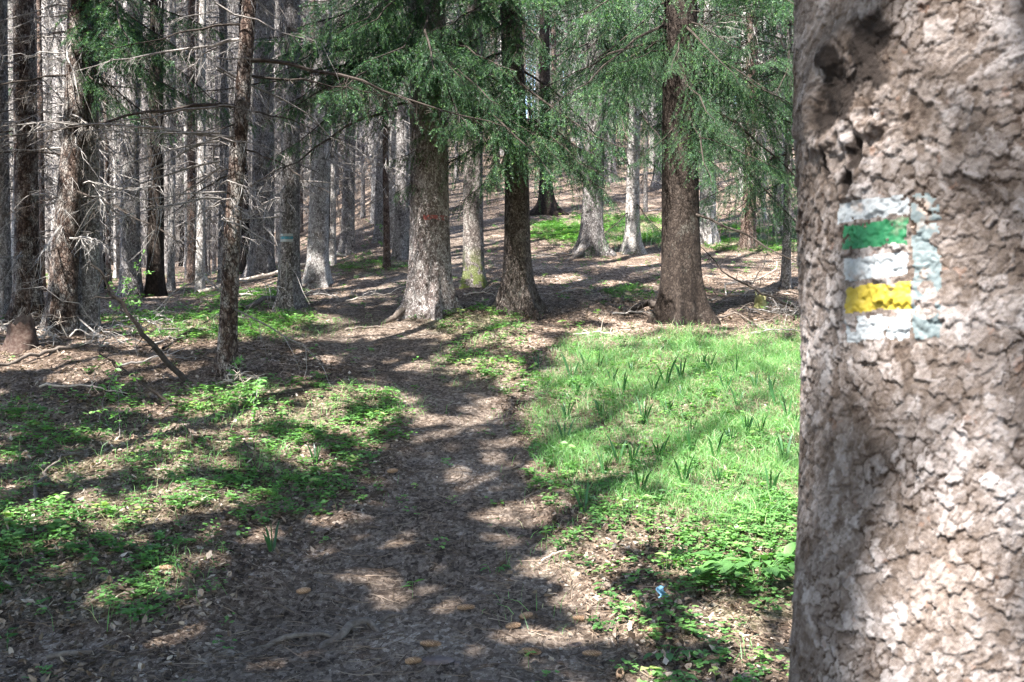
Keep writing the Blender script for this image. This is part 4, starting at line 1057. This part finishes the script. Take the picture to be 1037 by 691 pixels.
# ------------------------------------------------------------------ small things
def gpt(px, py, up=0.0):
    p = ground(px, py); return np.array([p[0], p[1], float(gz(p[0], p[1])) + up])
def stick(name, pts, rad, mat, label, cat='stick', twigs=0, seed=0, group=None, taper=.3, tw_len=.25, leaves=0):
    """pts world points -> branch with side twigs; origin at its first point"""
    r = np.random.default_rng(seed)
    pts = np.array(pts); o0 = pts[0].copy()
    K = 14; s = np.linspace(0, 1, len(pts)); q = np.linspace(0, 1, K)
    P = np.stack([np.interp(q, s, pts[:, i]) for i in range(3)], -1) - o0
    L = np.linalg.norm(P[-1] - P[0])
    P[1:-1] += r.normal(size=(K - 2, 3)) * L * 0.010
    mb = MB(); V, F, _ = tubes(P[None], (rad * np.linspace(1, taper, K))[None], 7); mb.add(V, F, .5)
    if twigs:
        t = r.uniform(.15, 1, (1, twigs)); B, Tn = sample_on(P[None], t)
        D = Tn * .5 + unit(r.normal(size=B.shape)) * .8 + np.array([0, 0, .15])
        tw = curve_pts(B.reshape(-1, 3), D.reshape(-1, 3), tw_len * r.uniform(.4, 1.3, twigs), .2, 5, r, .12)
        V, F, ix = tubes(tw, np.full((twigs, 1), rad * .3) * np.array([1, .8, .6, .4, .2]), 4); mb.add(V, F, r.uniform(.2, 1, twigs)[ix])
        if leaves:
            t = r.uniform(.2, 1, (twigs, leaves)); B, Tn = sample_on(tw, t); B = B.reshape(-1, 3)
            N = unit(np.array([0, -.3, 1.0]) + r.normal(size=B.shape) * .5)
            V, F, tt = leaves_at(B, N, r.uniform(.03, .06, len(B)), r.uniform(.015, .03, len(B)), r, r.uniform(0, 1, len(B)))
            mb.add(V, F, tt, 1)
    me = mb.mesh(name, [M[mat], M['young']], True)
    return tag(link(name, me, None, o0), label, cat, group)

# leaning dead snag at the left, with its thin companion
a = gpt(190, 386); stick('fallen_branch', [a + [0.02, 0, -.05], at(150, 345, a[1] - .1), at(118, 300, a[1] - .2), at(92, 268, a[1] - .3)], .030, 'darkbranch', 'dark broken branch leaning steeply leftwards out of the ground, left of the slim leaning trunk', 'branch', 12, 1)
a = gpt(175, 410); stick('fallen_branch', [a, at(140, 385, a[1] - .1), at(100, 358, a[1] - .1)], .014, 'darkbranch', 'thin dark branch lying low below the leaning broken one', 'branch', 7, 2)
a = gpt(32, 512); b = gpt(88, 462); stick('fallen_branch', [a + [0, 0, .02], gpt(42, 488, .05), gpt(60, 472, .05), b + [0, 0, .03]], .014, 'root', 'curved grey stick among sorrel at the left', 'stick', 3, 3, tw_len=.12)
a = gpt(55, 640); stick('fallen_branch', [gpt(2, 572, .02), gpt(30, 576, .025), gpt(56, 581, .02)], .014, 'darkbranch', 'short dark stick at the left edge above the litter', 'stick', 1, 4, tw_len=.06)
stick('fallen_branch', [gpt(48, 668, .015), gpt(70, 666, .03), gpt(94, 664, .015)], .016, 'root', 'thick short bark covered stick near the lower left corner', 'stick', 1, 5, tw_len=.05, taper=.8)
stick('fallen_branch', [gpt(150, 420, .02), gpt(215, 410, .04), gpt(330, 400, .02)], .010, 'darkbranch', 'long thin stick behind the left herb patch', 'stick', 5, 6, tw_len=.12)
stick('fallen_branch', [gpt(165, 356, .03), gpt(190, 340, .05), gpt(213, 327, .04)], .016, 'darkbranch', 'dark stick lying on green patch behind the slim leaning trunk', 'stick', 5, 7)
a = gpt(245, 318, .05); b = gpt(330, 287, .08); stick('fallen_log', [a, (a + b) / 2, b], .035, 'root', 'thin grey fallen pole on the bank left of the trail marked trunk', 'log', 6, 8, taper=.7)
a = gpt(90, 350, .03); b = gpt(-10, 375, .03); stick('fallen_log', [a, b], .025, 'root', 'weathered pole lying in front of the bleached twig tangle', 'log', 6, 9, taper=.6)
a = gpt(200, 300, .05); b = gpt(350, 262, .05); stick('fallen_log', [a, (a + b) / 2 + [0, 0, .05], b], .04, 'bleached', 'sunlit fallen pole stretched along the crest at the left', 'log', 8, 10, taper=.6)
a = gpt(812, 318, .03); b = gpt(700, 262); stick('fallen_branch', [a, at(770, 296, a[1] - .1), at(735, 276, a[1]), at(712, 252, a[1] + .1)], .018, 'darkbranch', 'dark crooked branch slanting down from behind the dark brown trunk to the painted tree', 'branch', 14, 11)
a = gpt(690, 304, .03); stick('fallen_branch', [gpt(703, 316, .12), gpt(722, 328, .05), gpt(745, 322, .05), gpt(775, 336, .03), gpt(812, 342, .02)], .018, 'root', 'pale winding branch on the ground right of the dark brown trunk', 'branch', 9, 12)
a = gpt(752, 300, .0); stick('fallen_branch', [a, at(773, 270, a[1]), at(778, 244, a[1] + .1)], .010, 'bleached', 'bleached forked twig standing upright right of the dark brown trunk', 'twig', 7, 13, tw_len=.3)
a = gpt(745, 330, .02); stick('fallen_branch', [gpt(720, 305, .02), gpt(790, 278, .1), gpt(825, 268, .15)], .012, 'bleached', 'long pale twig sloping up towards the painted trunk', 'twig', 8, 14)
stick('fallen_branch', [gpt(548, 566, .01), gpt(560, 560, .02), gpt(590, 556, .01)], .006, 'bleached', 'thin bleached twig near the meadow edge', 'twig', 1, 15, tw_len=.05)
stick('fallen_branch', [gpt(330, 560, .01), gpt(318, 600, .01), gpt(300, 640, .01)], .003, 'root', 'thin curved twig on the path', 'twig', 0, 16)
stick('fallen_branch', [gpt(228, 662, .01), gpt(272, 650, .012), gpt(300, 641, .01)], .005, 'root', 'slender twig in front of the exposed root', 'twig', 1, 17, tw_len=.06)
stick('fallen_branch', [gpt(640, 622, .01), gpt(612, 618, .02), gpt(566, 612, .01)], .006, 'root', 'brown twig across the litter right of the path', 'twig', 2, 18, tw_len=.06)
# roots surfacing on the path
stick('exposed_root', [gpt(322, 650, -.02), gpt(345, 642, .02), gpt(356, 634, .045), gpt(372, 629, .04), gpt(384, 633, -.01)], .022, 'root', 'grey root surfacing in the path, nearest the camera', 'root', 0, 20, taper=.8)
stick('exposed_root', [gpt(255, 652, -.01), gpt(285, 645, .012), gpt(322, 640, .018), gpt(350, 640, -.01)], .016, 'root', 'long flat root in the path left of the taller root', 'root', 0, 21, taper=.6)
stick('exposed_root', [gpt(384, 624, .0), gpt(396, 619, .015), gpt(410, 616, -.01)], .014, 'root', 'short root tip showing on the path above the taller root', 'root', 0, 22, taper=.6)
stick('exposed_root', [gpt(668, 318, .10), gpt(655, 314, .10), gpt(640, 318, .05), gpt(625, 321, -.02)], .05, 'darkbranch', 'thick mossy root running left from the dark brown spruce', 'root', 0, 23, taper=.6)
stick('exposed_root', [gpt(412, 318, .12), gpt(400, 324, .05), gpt(385, 326, .0)], .05, 'root', 'pale root running left from the thick red banded spruce', 'root', 0, 24, taper=.4)
stick('exposed_root', [gpt(592, 258, .10), gpt(584, 262, .06), gpt(572, 265, -.02)], .05, 'root', 'root spur running left from the grey spruce by the clearing', 'root', 0, 25, taper=.5)
stick('exposed_root', [gpt(350, 333, .01), gpt(375, 330, .02), gpt(405, 331, .01)], .014, 'root', 'long thin root crossing the path before the red banded spruce', 'root', 0, 26, taper=.5)

# tangle of bleached twigs
def tangle(px, py, n, Rr, label, seed, mat='bleached', rise=.3):
    r = np.random.default_rng(seed); P = gpt(px, py)
    B = r.normal(size=(n, 3)) * np.array([Rr, .15, .02]); B[:, 2] = 0.02
    a = r.uniform(0, 6.28, n); D = np.stack([np.cos(a), .4 * np.sin(a), r.uniform(0.05, 1.0, n)], -1)
    P3 = curve_pts(B, D, r.uniform(.5, 1.2, n) * rise * 1.6, .6, 7, r, .14)
    mb = MB(); V, F, ix = tubes(P3, r.uniform(.004, .011, n)[:, None] * np.array([1, .9, .85, .7, .6, .4, .2]), 5); mb.add(V, F, r.uniform(0, 1, n)[ix])
    t = r.uniform(.2, 1, (n, 5)); B2, T2 = sample_on(P3, t); D2 = T2 * .4 + unit(r.normal(size=B2.shape))
    tw = curve_pts(B2.reshape(-1, 3), D2.reshape(-1, 3), r.uniform(.05, .18, n * 5), .2, 4, r, .14)
    V, F, ix = tubes(tw, np.full((len(tw), 1), .003) * np.array([1, .8, .6, .3]), 3); mb.add(V, F, r.uniform(0, 1, len(tw))[ix])
    return tag(link('brush_pile', mb.mesh('brush_pile', [M[mat]], True), None, P), label, 'brushwood')
tangle(52, 345, 14, .22, 'tangle of bleached curling twigs at the foot of the reddish trunk at left', 31, rise=.32)
tangle(20, 338, 24, .25, 'dense grey and bleached brush against the rotting stump at the far left edge', 35, 'bleached', .45)
tangle(110, 340, 26, .45, 'grey thicket of fine dead twigs between the left trunks', 32, 'twig', .6)
tangle(232, 386, 16, .15, 'small heap of broken twigs at the foot of the slim leaning trunk', 33, 'bleached', .2)
tangle(802, 318, 26, .25, 'pile of grey brushwood against the slope just left of the painted trunk', 34, 'twig', .35)

def stump(px, py, R0, h, mat, label, seed, peak=.4):
    r = np.random.default_rng(seed); P = gpt(px, py)
    sides, rings = 20, 9
    th = np.arange(sides) / sides * 6.283; zs = np.linspace(0, 1, rings)
    Z, Tt = np.meshgrid(zs, th, indexing='ij')
    top = h * (1 + peak * (fbm(Tt * 1.6, Tt * 0 + seed, seed, 2) - .5) * 2)
    rad = R0 * (1 + .7 * np.exp(-Z / .2) * (.5 + .5 * np.cos(4 * Tt + seed)) + .25 * (vnoise(Tt * 3, Z * 4, seed) - .5)) * (1 - .2 * Z)
    V = np.stack([rad * np.cos(Tt), rad * np.sin(Tt), -.08 + Z * (top + .08)], -1).reshape(-1, 3)
    i = np.arange(rings - 1)[:, None]; a = np.arange(sides)[None, :]; b = (a + 1) % sides
    F = np.stack([i * sides + a, i * sides + b, (i + 1) * sides + b, (i + 1) * sides + a], -1).reshape(-1, 4)
    mb = MB(); mb.add(V, F, .5)
    # hollow splintered top
    last = V[-sides:]; inner = last * np.array([.55, .55, 1]) - np.array([0, 0, .35 * h])
    mb.add(np.vstack([last, inner]), np.stack([np.arange(sides), np.arange(sides) + sides, (np.arange(sides) + 1) % sides + sides, (np.arange(sides) + 1) % sides], -1), .9)
    c = inner.mean(axis=0) - [0, 0, .03]
    mb.add(np.vstack([inner, c]), np.stack([np.arange(sides), np.full(sides, sides), (np.arange(sides) + 1) % sides], -1), .8)
    return tag(link('tree_stump', mb.mesh('tree_stump', [M[mat]], True), None, P), label, 'stump')
stump(770, 312, .085, .17, 'mossy', 'small pointed mossy stump on the litter right of the dark brown spruce', 3, .6)
stump(22, 352, .17, .24, 'rotten', 'rotting reddish stump with splintered top at the far left', 5, .7)
stump(625, 305, .10, .04, 'root', 'low flat broken stump left of the small grassy patch', 8, .3)

# stones
def stone(px, py, sx, sy, sz, label, seed):
    r = np.random.default_rng(seed); P = gpt(px, py, 0)
    n1, n2 = 10, 18
    ph = np.linspace(0.02, math.pi - .02, n1); th = np.arange(n2) / n2 * 6.283
    A, B = np.meshgrid(ph, th, indexing='ij')
    rad = 1 + .35 * (vnoise(np.cos(B) * 2 + 5, np.sin(B) * 2 + A, seed) - .5) + .12 * (vnoise(B * 3, A * 3, seed + 1) - .5)
    V = np.stack([rad * np.sin(A) * np.cos(B) * sx, rad * np.sin(A) * np.sin(B) * sy, np.clip(np.cos(A) * rad, -.6, .62) * sz], -1).reshape(-1, 3)
    i = np.arange(n1 - 1)[:, None]; a = np.arange(n2)[None, :]; b = (a + 1) % n2
    F = np.stack([i * n2 + a, (i + 1) * n2 + a, (i + 1) * n2 + b, i * n2 + b], -1).reshape(-1, 4)
    mb = MB(); mb.add(V, F, .5)
    return tag(link('stone', mb.mesh('stone', [M['stone']], False), None, P), label, 'stone')
stone(442, 663, .085, .055, .022, 'flat reddish grey stone lying on the path near the bottom', 1)
stone(463, 667, .018, .016, .02, 'small round pale pebble at the right end of the flat stone', 2)
stone(583, 646, .03, .02, .02, 'small grey stone among the cones right of the path', 3)

# spruce cones
def cone_mesh(name, L, Rr, seed):
    r = np.random.default_rng(seed); mb = MB()
    K = 12; zs = np.linspace(0, L, K); prof = Rr * np.sin(np.clip(zs / L * .93 + .07, 0, 1) * math.pi) ** .55
    V, F, _ = tubes(np.stack([zs, 0 * zs, 0 * zs], -1)[None], (prof * .8 + .001)[None], 10); mb.add(V, F, .2)
    n = 110; t = (np.arange(n) + .5) / n; a = np.arange(n) * 2.39996
    rr = Rr * np.sin(np.clip(t * .93 + .07, 0, 1) * math.pi) ** .55 * .78
    B = np.stack([t * L, rr * np.cos(a), rr * np.sin(a)], -1); N = np.stack([0 * a, np.cos(a), np.sin(a)], -1)
    D = unit(np.array([1.0, 0, 0]) + N * .35); S = np.cross(D, N); w = Rr * .55; l = L * .13
    Vq = np.stack([B - S * w * .4, B + D * l * .6 - S * w * .5 + N * .001, B + D * l + N * .002, B + D * l * .6 + S * w * .5 + N * .001], 1).reshape(-1, 3)
    mb.add(Vq, np.arange(n * 4).reshape(-1, 4), np.repeat(r.uniform(.3, 1, n), 4))
    return mb.mesh(name, [M['cone']])
CM = [cone_mesh('spruce_cone', .10, .017, 1), cone_mesh('spruce_cone', .085, .016, 2), cone_mesh('spruce_cone', .07, .018, 3)]
cones = [(426, 648, -25, 0, 'plump light brown spruce cone on the path just above the flat stone'), (529, 655, -40, 0, 'bright orange brown spruce cone right of the path near the bottom edge'),
  (463, 612, -8, 1, 'brown spruce cone on the path edge, the farthest of the nearby ones'), (627, 686, 80, 0, 'orange brown spruce cone cut by the bottom edge'),
  (512, 632, 10, 2, 'short dark open spruce cone between the path and the meadow'), (526, 622, 30, 2, 'dark spruce cone beside the short open one'),
  (590, 660, -20, 1, 'dull brown spruce cone among litter below the small grey stone'), (410, 667, 5, 2, 'stubby pale brown cone left of the flat stone'),
  (580, 624, -30, 1, 'grey brown spruce cone next to the twig right of the path'), (652, 640, -15, 1, 'pale weathered cone below the pale blue scrap'),
  (300, 598, 20, 2, 'dark cone on the left part of the path'), (392, 480, 15, 2, 'dark cone in the middle of the path'), (160, 578, -10, 1, 'brown cone in the herbs at the left'), (712, 672, 12, 0, 'reddish brown cone in front of the broad leaved plant')]
for k, (px, py, a, v, lab) in enumerate(cones):
    P = gpt(px, py, .013)
    o = link('spruce_cone', CM[v], None, P, (R_(k * 40), R_(-4), R_(a))); tag(o, lab, 'cone', 'cones fallen on the forest floor')

# pale blue scrap caught in the herbs
def scrap(px, py):
    P = gpt(px, py, .0); n = 9; u, v = np.meshgrid(np.linspace(-1, 1, n), np.linspace(0, 1, n))
    hx = .024 * u * (1 - .3 * v); z = .065 * v ; y = .02 * np.sin(u * 3 + v * 5) + .02 * (vnoise(u * 3, v * 3, 2) - .5) - .02 * v
    V = np.stack([hx + .012 * np.sin(v * 7), y, z + .01], -1).reshape(-1, 3)
    i = np.arange(n - 1)[:, None]; j = np.arange(n - 1)[None, :]
    F = np.stack([i * n + j, i * n + j + 1, (i + 1) * n + j + 1, (i + 1) * n + j], -1).reshape(-1, 4)
    tag(link('paper_scrap', mesh_np('paper_scrap', V, F, M['scrap'], None, None, None, False), None, P), 'crumpled pale blue scrap caught in the plants below the meadow', 'litter scrap')
scrap(670, 606)

# dark upright leaf clumps in the meadow
def clump_mesh(name, n, L, W, seed, mat='clump'):
    r = np.random.default_rng(seed)
    a = r.uniform(0, 6.28, n); B = np.stack([.012 * np.cos(a), .012 * np.sin(a), 0 * a - .01], -1)
    D = unit(np.stack([np.cos(a) * .22, np.sin(a) * .22, np.ones(n)], -1)); S = unit(np.cross(D, r.normal(size=(n, 3))))
    l = (L * r.uniform(.6, 1.1, n))[:, None]; w = W
    m1 = B + D * l * .35; m2 = B + D * l * .75 + np.stack([np.cos(a), np.sin(a), 0 * a], -1) * l * .05; tip = B + D * l + np.stack([np.cos(a), np.sin(a), 0 * a], -1) * l * .15
    V = np.stack([B - S * w * .3, B + S * w * .3, m1 + S * w * .5, m1 - S * w * .5, m2 + S * w * .42, m2 - S * w * .42, tip], 1).reshape(-1, 3)
    i = np.arange(n)[:, None] * 7
    F4 = np.concatenate([i + np.array([0, 1, 2, 3]), i + np.array([3, 2, 4, 5])]); F3 = i + np.array([5, 4, 6])
    return mesh_np(name, V, [F4, F3], M[mat], None, np.repeat(r.uniform(0, 1, n), 7))
CL = [clump_mesh('leaf_clump', 6, .20, .016, 1), clump_mesh('leaf_clump', 4, .24, .018, 2), clump_mesh('leaf_clump', 9, .15, .013, 3)]
clumps = [(593, 372), (579, 383), (620, 388), (662, 398), (674, 390), (720, 380), (735, 398), (747, 412), (710, 372), (718, 375), (668, 468), (609, 422), (572, 448), (626, 468), (667, 462), (692, 490), (724, 466),
          (727, 488), (795, 466), (798, 424), (806, 430), (812, 474), (648, 500), (690, 404), (765, 392), (592, 520), (640, 470), (780, 398), (700, 440), (320, 470), (276, 560), (545, 372), (756, 440), (780, 500), (606, 374), (640, 376), (690, 384), (745, 380), (584, 400), (652, 430), (700, 462), (740, 448), (770, 440), (630, 402), (676, 420), (612, 480), (786, 412), (574, 424)]
for k, (px, py) in enumerate(clumps):
    P = gpt(px, py); o = link('leaf_clump', CL[k % 3], None, P, (0, 0, k * 1.1), 0.8 + .4 * ((k * 5) % 7) / 7)
    if py < 530 and px > 540: tag(o, 'dark green tuft of upright lance leaves standing in the bright meadow grass', 'plant', 'dark leaf tufts in the meadow')
    elif px < 300: tag(o, 'upright leaf tuft in the herbs left of the path', 'plant')
    elif px < 540: tag(o, 'lone upright leaf tuft at the left edge of the path', 'plant')
    else: tag(o, 'dark leaf tuft at the corner where meadow meets the mossy strip', 'plant')

# broad leaved plants
def broad_plant(px, py, n, spread, ln, label, seed, h=.12, mat='herb'):
    r = np.random.default_rng(seed); P = gpt(px, py); mb = MB()
    for k in range(n):
        a = r.uniform(0, 6.28); q = spread * math.sqrt(r.random()); c = np.array([q * math.cos(a), q * math.sin(a) * .7, h * r.uniform(.5, 1.1)])
        d = unit(np.array([math.cos(a + r.normal() * .5), math.sin(a + r.normal() * .5), r.uniform(-.15, .25)])); sd = unit(np.cross(d, [0, 0, 1.0])); L = ln * r.uniform(.6, 1.2); W = L * .62
        up = np.cross(sd, d)
        V = []; m = 6
        for i in range(m + 1):
            s = i / m; w = W / 2 * math.sin(min(1, s * .9 + .08) * math.pi) ** .75 * (1 - .25 * s)
            cc = c + d * L * s - np.array([0, 0, 1]) * L * .25 * s * s
            V += [cc - sd * w + up * w * .25, cc - up * 0.0, cc + sd * w + up * w * .25]
        F = []
        for i in range(m): F += [[i * 3, i * 3 + 1, i * 3 + 4, i * 3 + 3], [i * 3 + 1, i * 3 + 2, i * 3 + 5, i * 3 + 4]]
        mb.add(np.array(V), np.array(F), r.uniform(.0, .45))
        Vt, Ft, _ = tubes(np.array([[[c[0] * .3, c[1] * .3, -.02], c * .7, c]]), np.full((1, 3), .0015), 4); mb.add(Vt, Ft, .3)
    return tag(link('broad_leaf_plant', mb.mesh('broad_leaf_plant', [M[mat]], True), None, P), label, 'plant')
broad_plant(768, 588, 60, .26, .12, 'broad leaved green plant left of the painted trunk, the largest in the foreground', 1)
broad_plant(676, 668, 12, .10, .06, 'small bright broad leaved plant near the bottom right', 2, .05)
broad_plant(215, 430, 10, .14, .06, 'small leafy plant in the left herb patch', 3, .10)
broad_plant(255, 400, 14, .16, .06, 'leafy green plant in front of the slim leaning trunk', 4, .14)
broad_plant(612, 632, 8, .07, .05, 'little seedling among the cones right of the path', 5, .05)
broad_plant(500, 575, 7, .06, .05, 'small green seedling at the right path edge', 6, .04)

# young leafy saplings
def sapling(px, py, h, label, seed, lean=0.1, n=9, leaves=9):
    a = gpt(px, py); return stick('leafy_sapling', [a - np.array([0, 0, .05]), a + [lean * h * .3, 0, h * .5], a + [lean * h, .05, h]], .0035, 'twig', label, 'sapling', n, seed, tw_len=h * .45, leaves=leaves)
sapling(140, 362, .62, 'thin sapling with fresh bright leaves left of the leaning broken branch', 1, -.25, 13, 10)
sapling(120, 340, .75, 'taller bright leaved sapling before the grey trunk at left', 2, .3, 12, 9)
sapling(100, 430, .45, 'sparse leafless looking sapling in the shade of the left herbs', 3, .3, 8, 5)
sapling(122, 445, .35, 'tiny yellow green sapling in the left herb patch', 4, -.1, 6, 9)
sapling(236, 388, .25, 'small leafy shoot beside the foot of the slim leaning trunk', 5, .1, 7, 8)
sapling(388, 250, .45, 'leafy bush on the crest left of the red banded spruce', 6, .1, 16, 14)
sapling(255, 425, .3, 'dark green shoot behind the left herb patch', 7, .2, 8, 9)

for k, (px, py, w_, dz) in enumerate([(540, 262, 60, -3), (580, 200, 70, 8), (655, 215, 50, -6), (470, 300, 36, 2), (565, 298, 40, -2), (620, 320, 60, 3), (350, 305, 50, -8), (300, 300, 50, -6), (120, 372, 80, -8), (40, 395, 90, 6), (760, 340, 60, -3), (740, 300, 50, 6), (580, 340, 50, 2), (650, 175, 60, -6), (520, 190, 40, 5), (130, 325, 70, -6), (205, 322, 60, 5)]):
    stick('fallen_branch', [gpt(px, py, .02), gpt(px + w_ * .5, py + dz * .5, .06), gpt(px + w_, py + dz, .02)], .012, 'twig' if k % 3 else 'bleached', 'thin dead branch lying in the litter between the trunks', 'branch', 9, 60 + k, 'dead branches strewn between the trunks', tw_len=.3)
for k, (px, py, lab) in enumerate([(95, 350, 'low heap of grey twigs before the grey trunk at the left'), (150, 330, 'scattered heap of twigs behind the leaning broken branch'), (262, 300, 'heap of grey twigs at the foot of the broad shaded spruce'), (340, 300, 'small heap of twigs at the path side right of the pale grey trunk')]):
    tangle(px, py, 14, .35, lab, 90 + k, 'twig', .3)
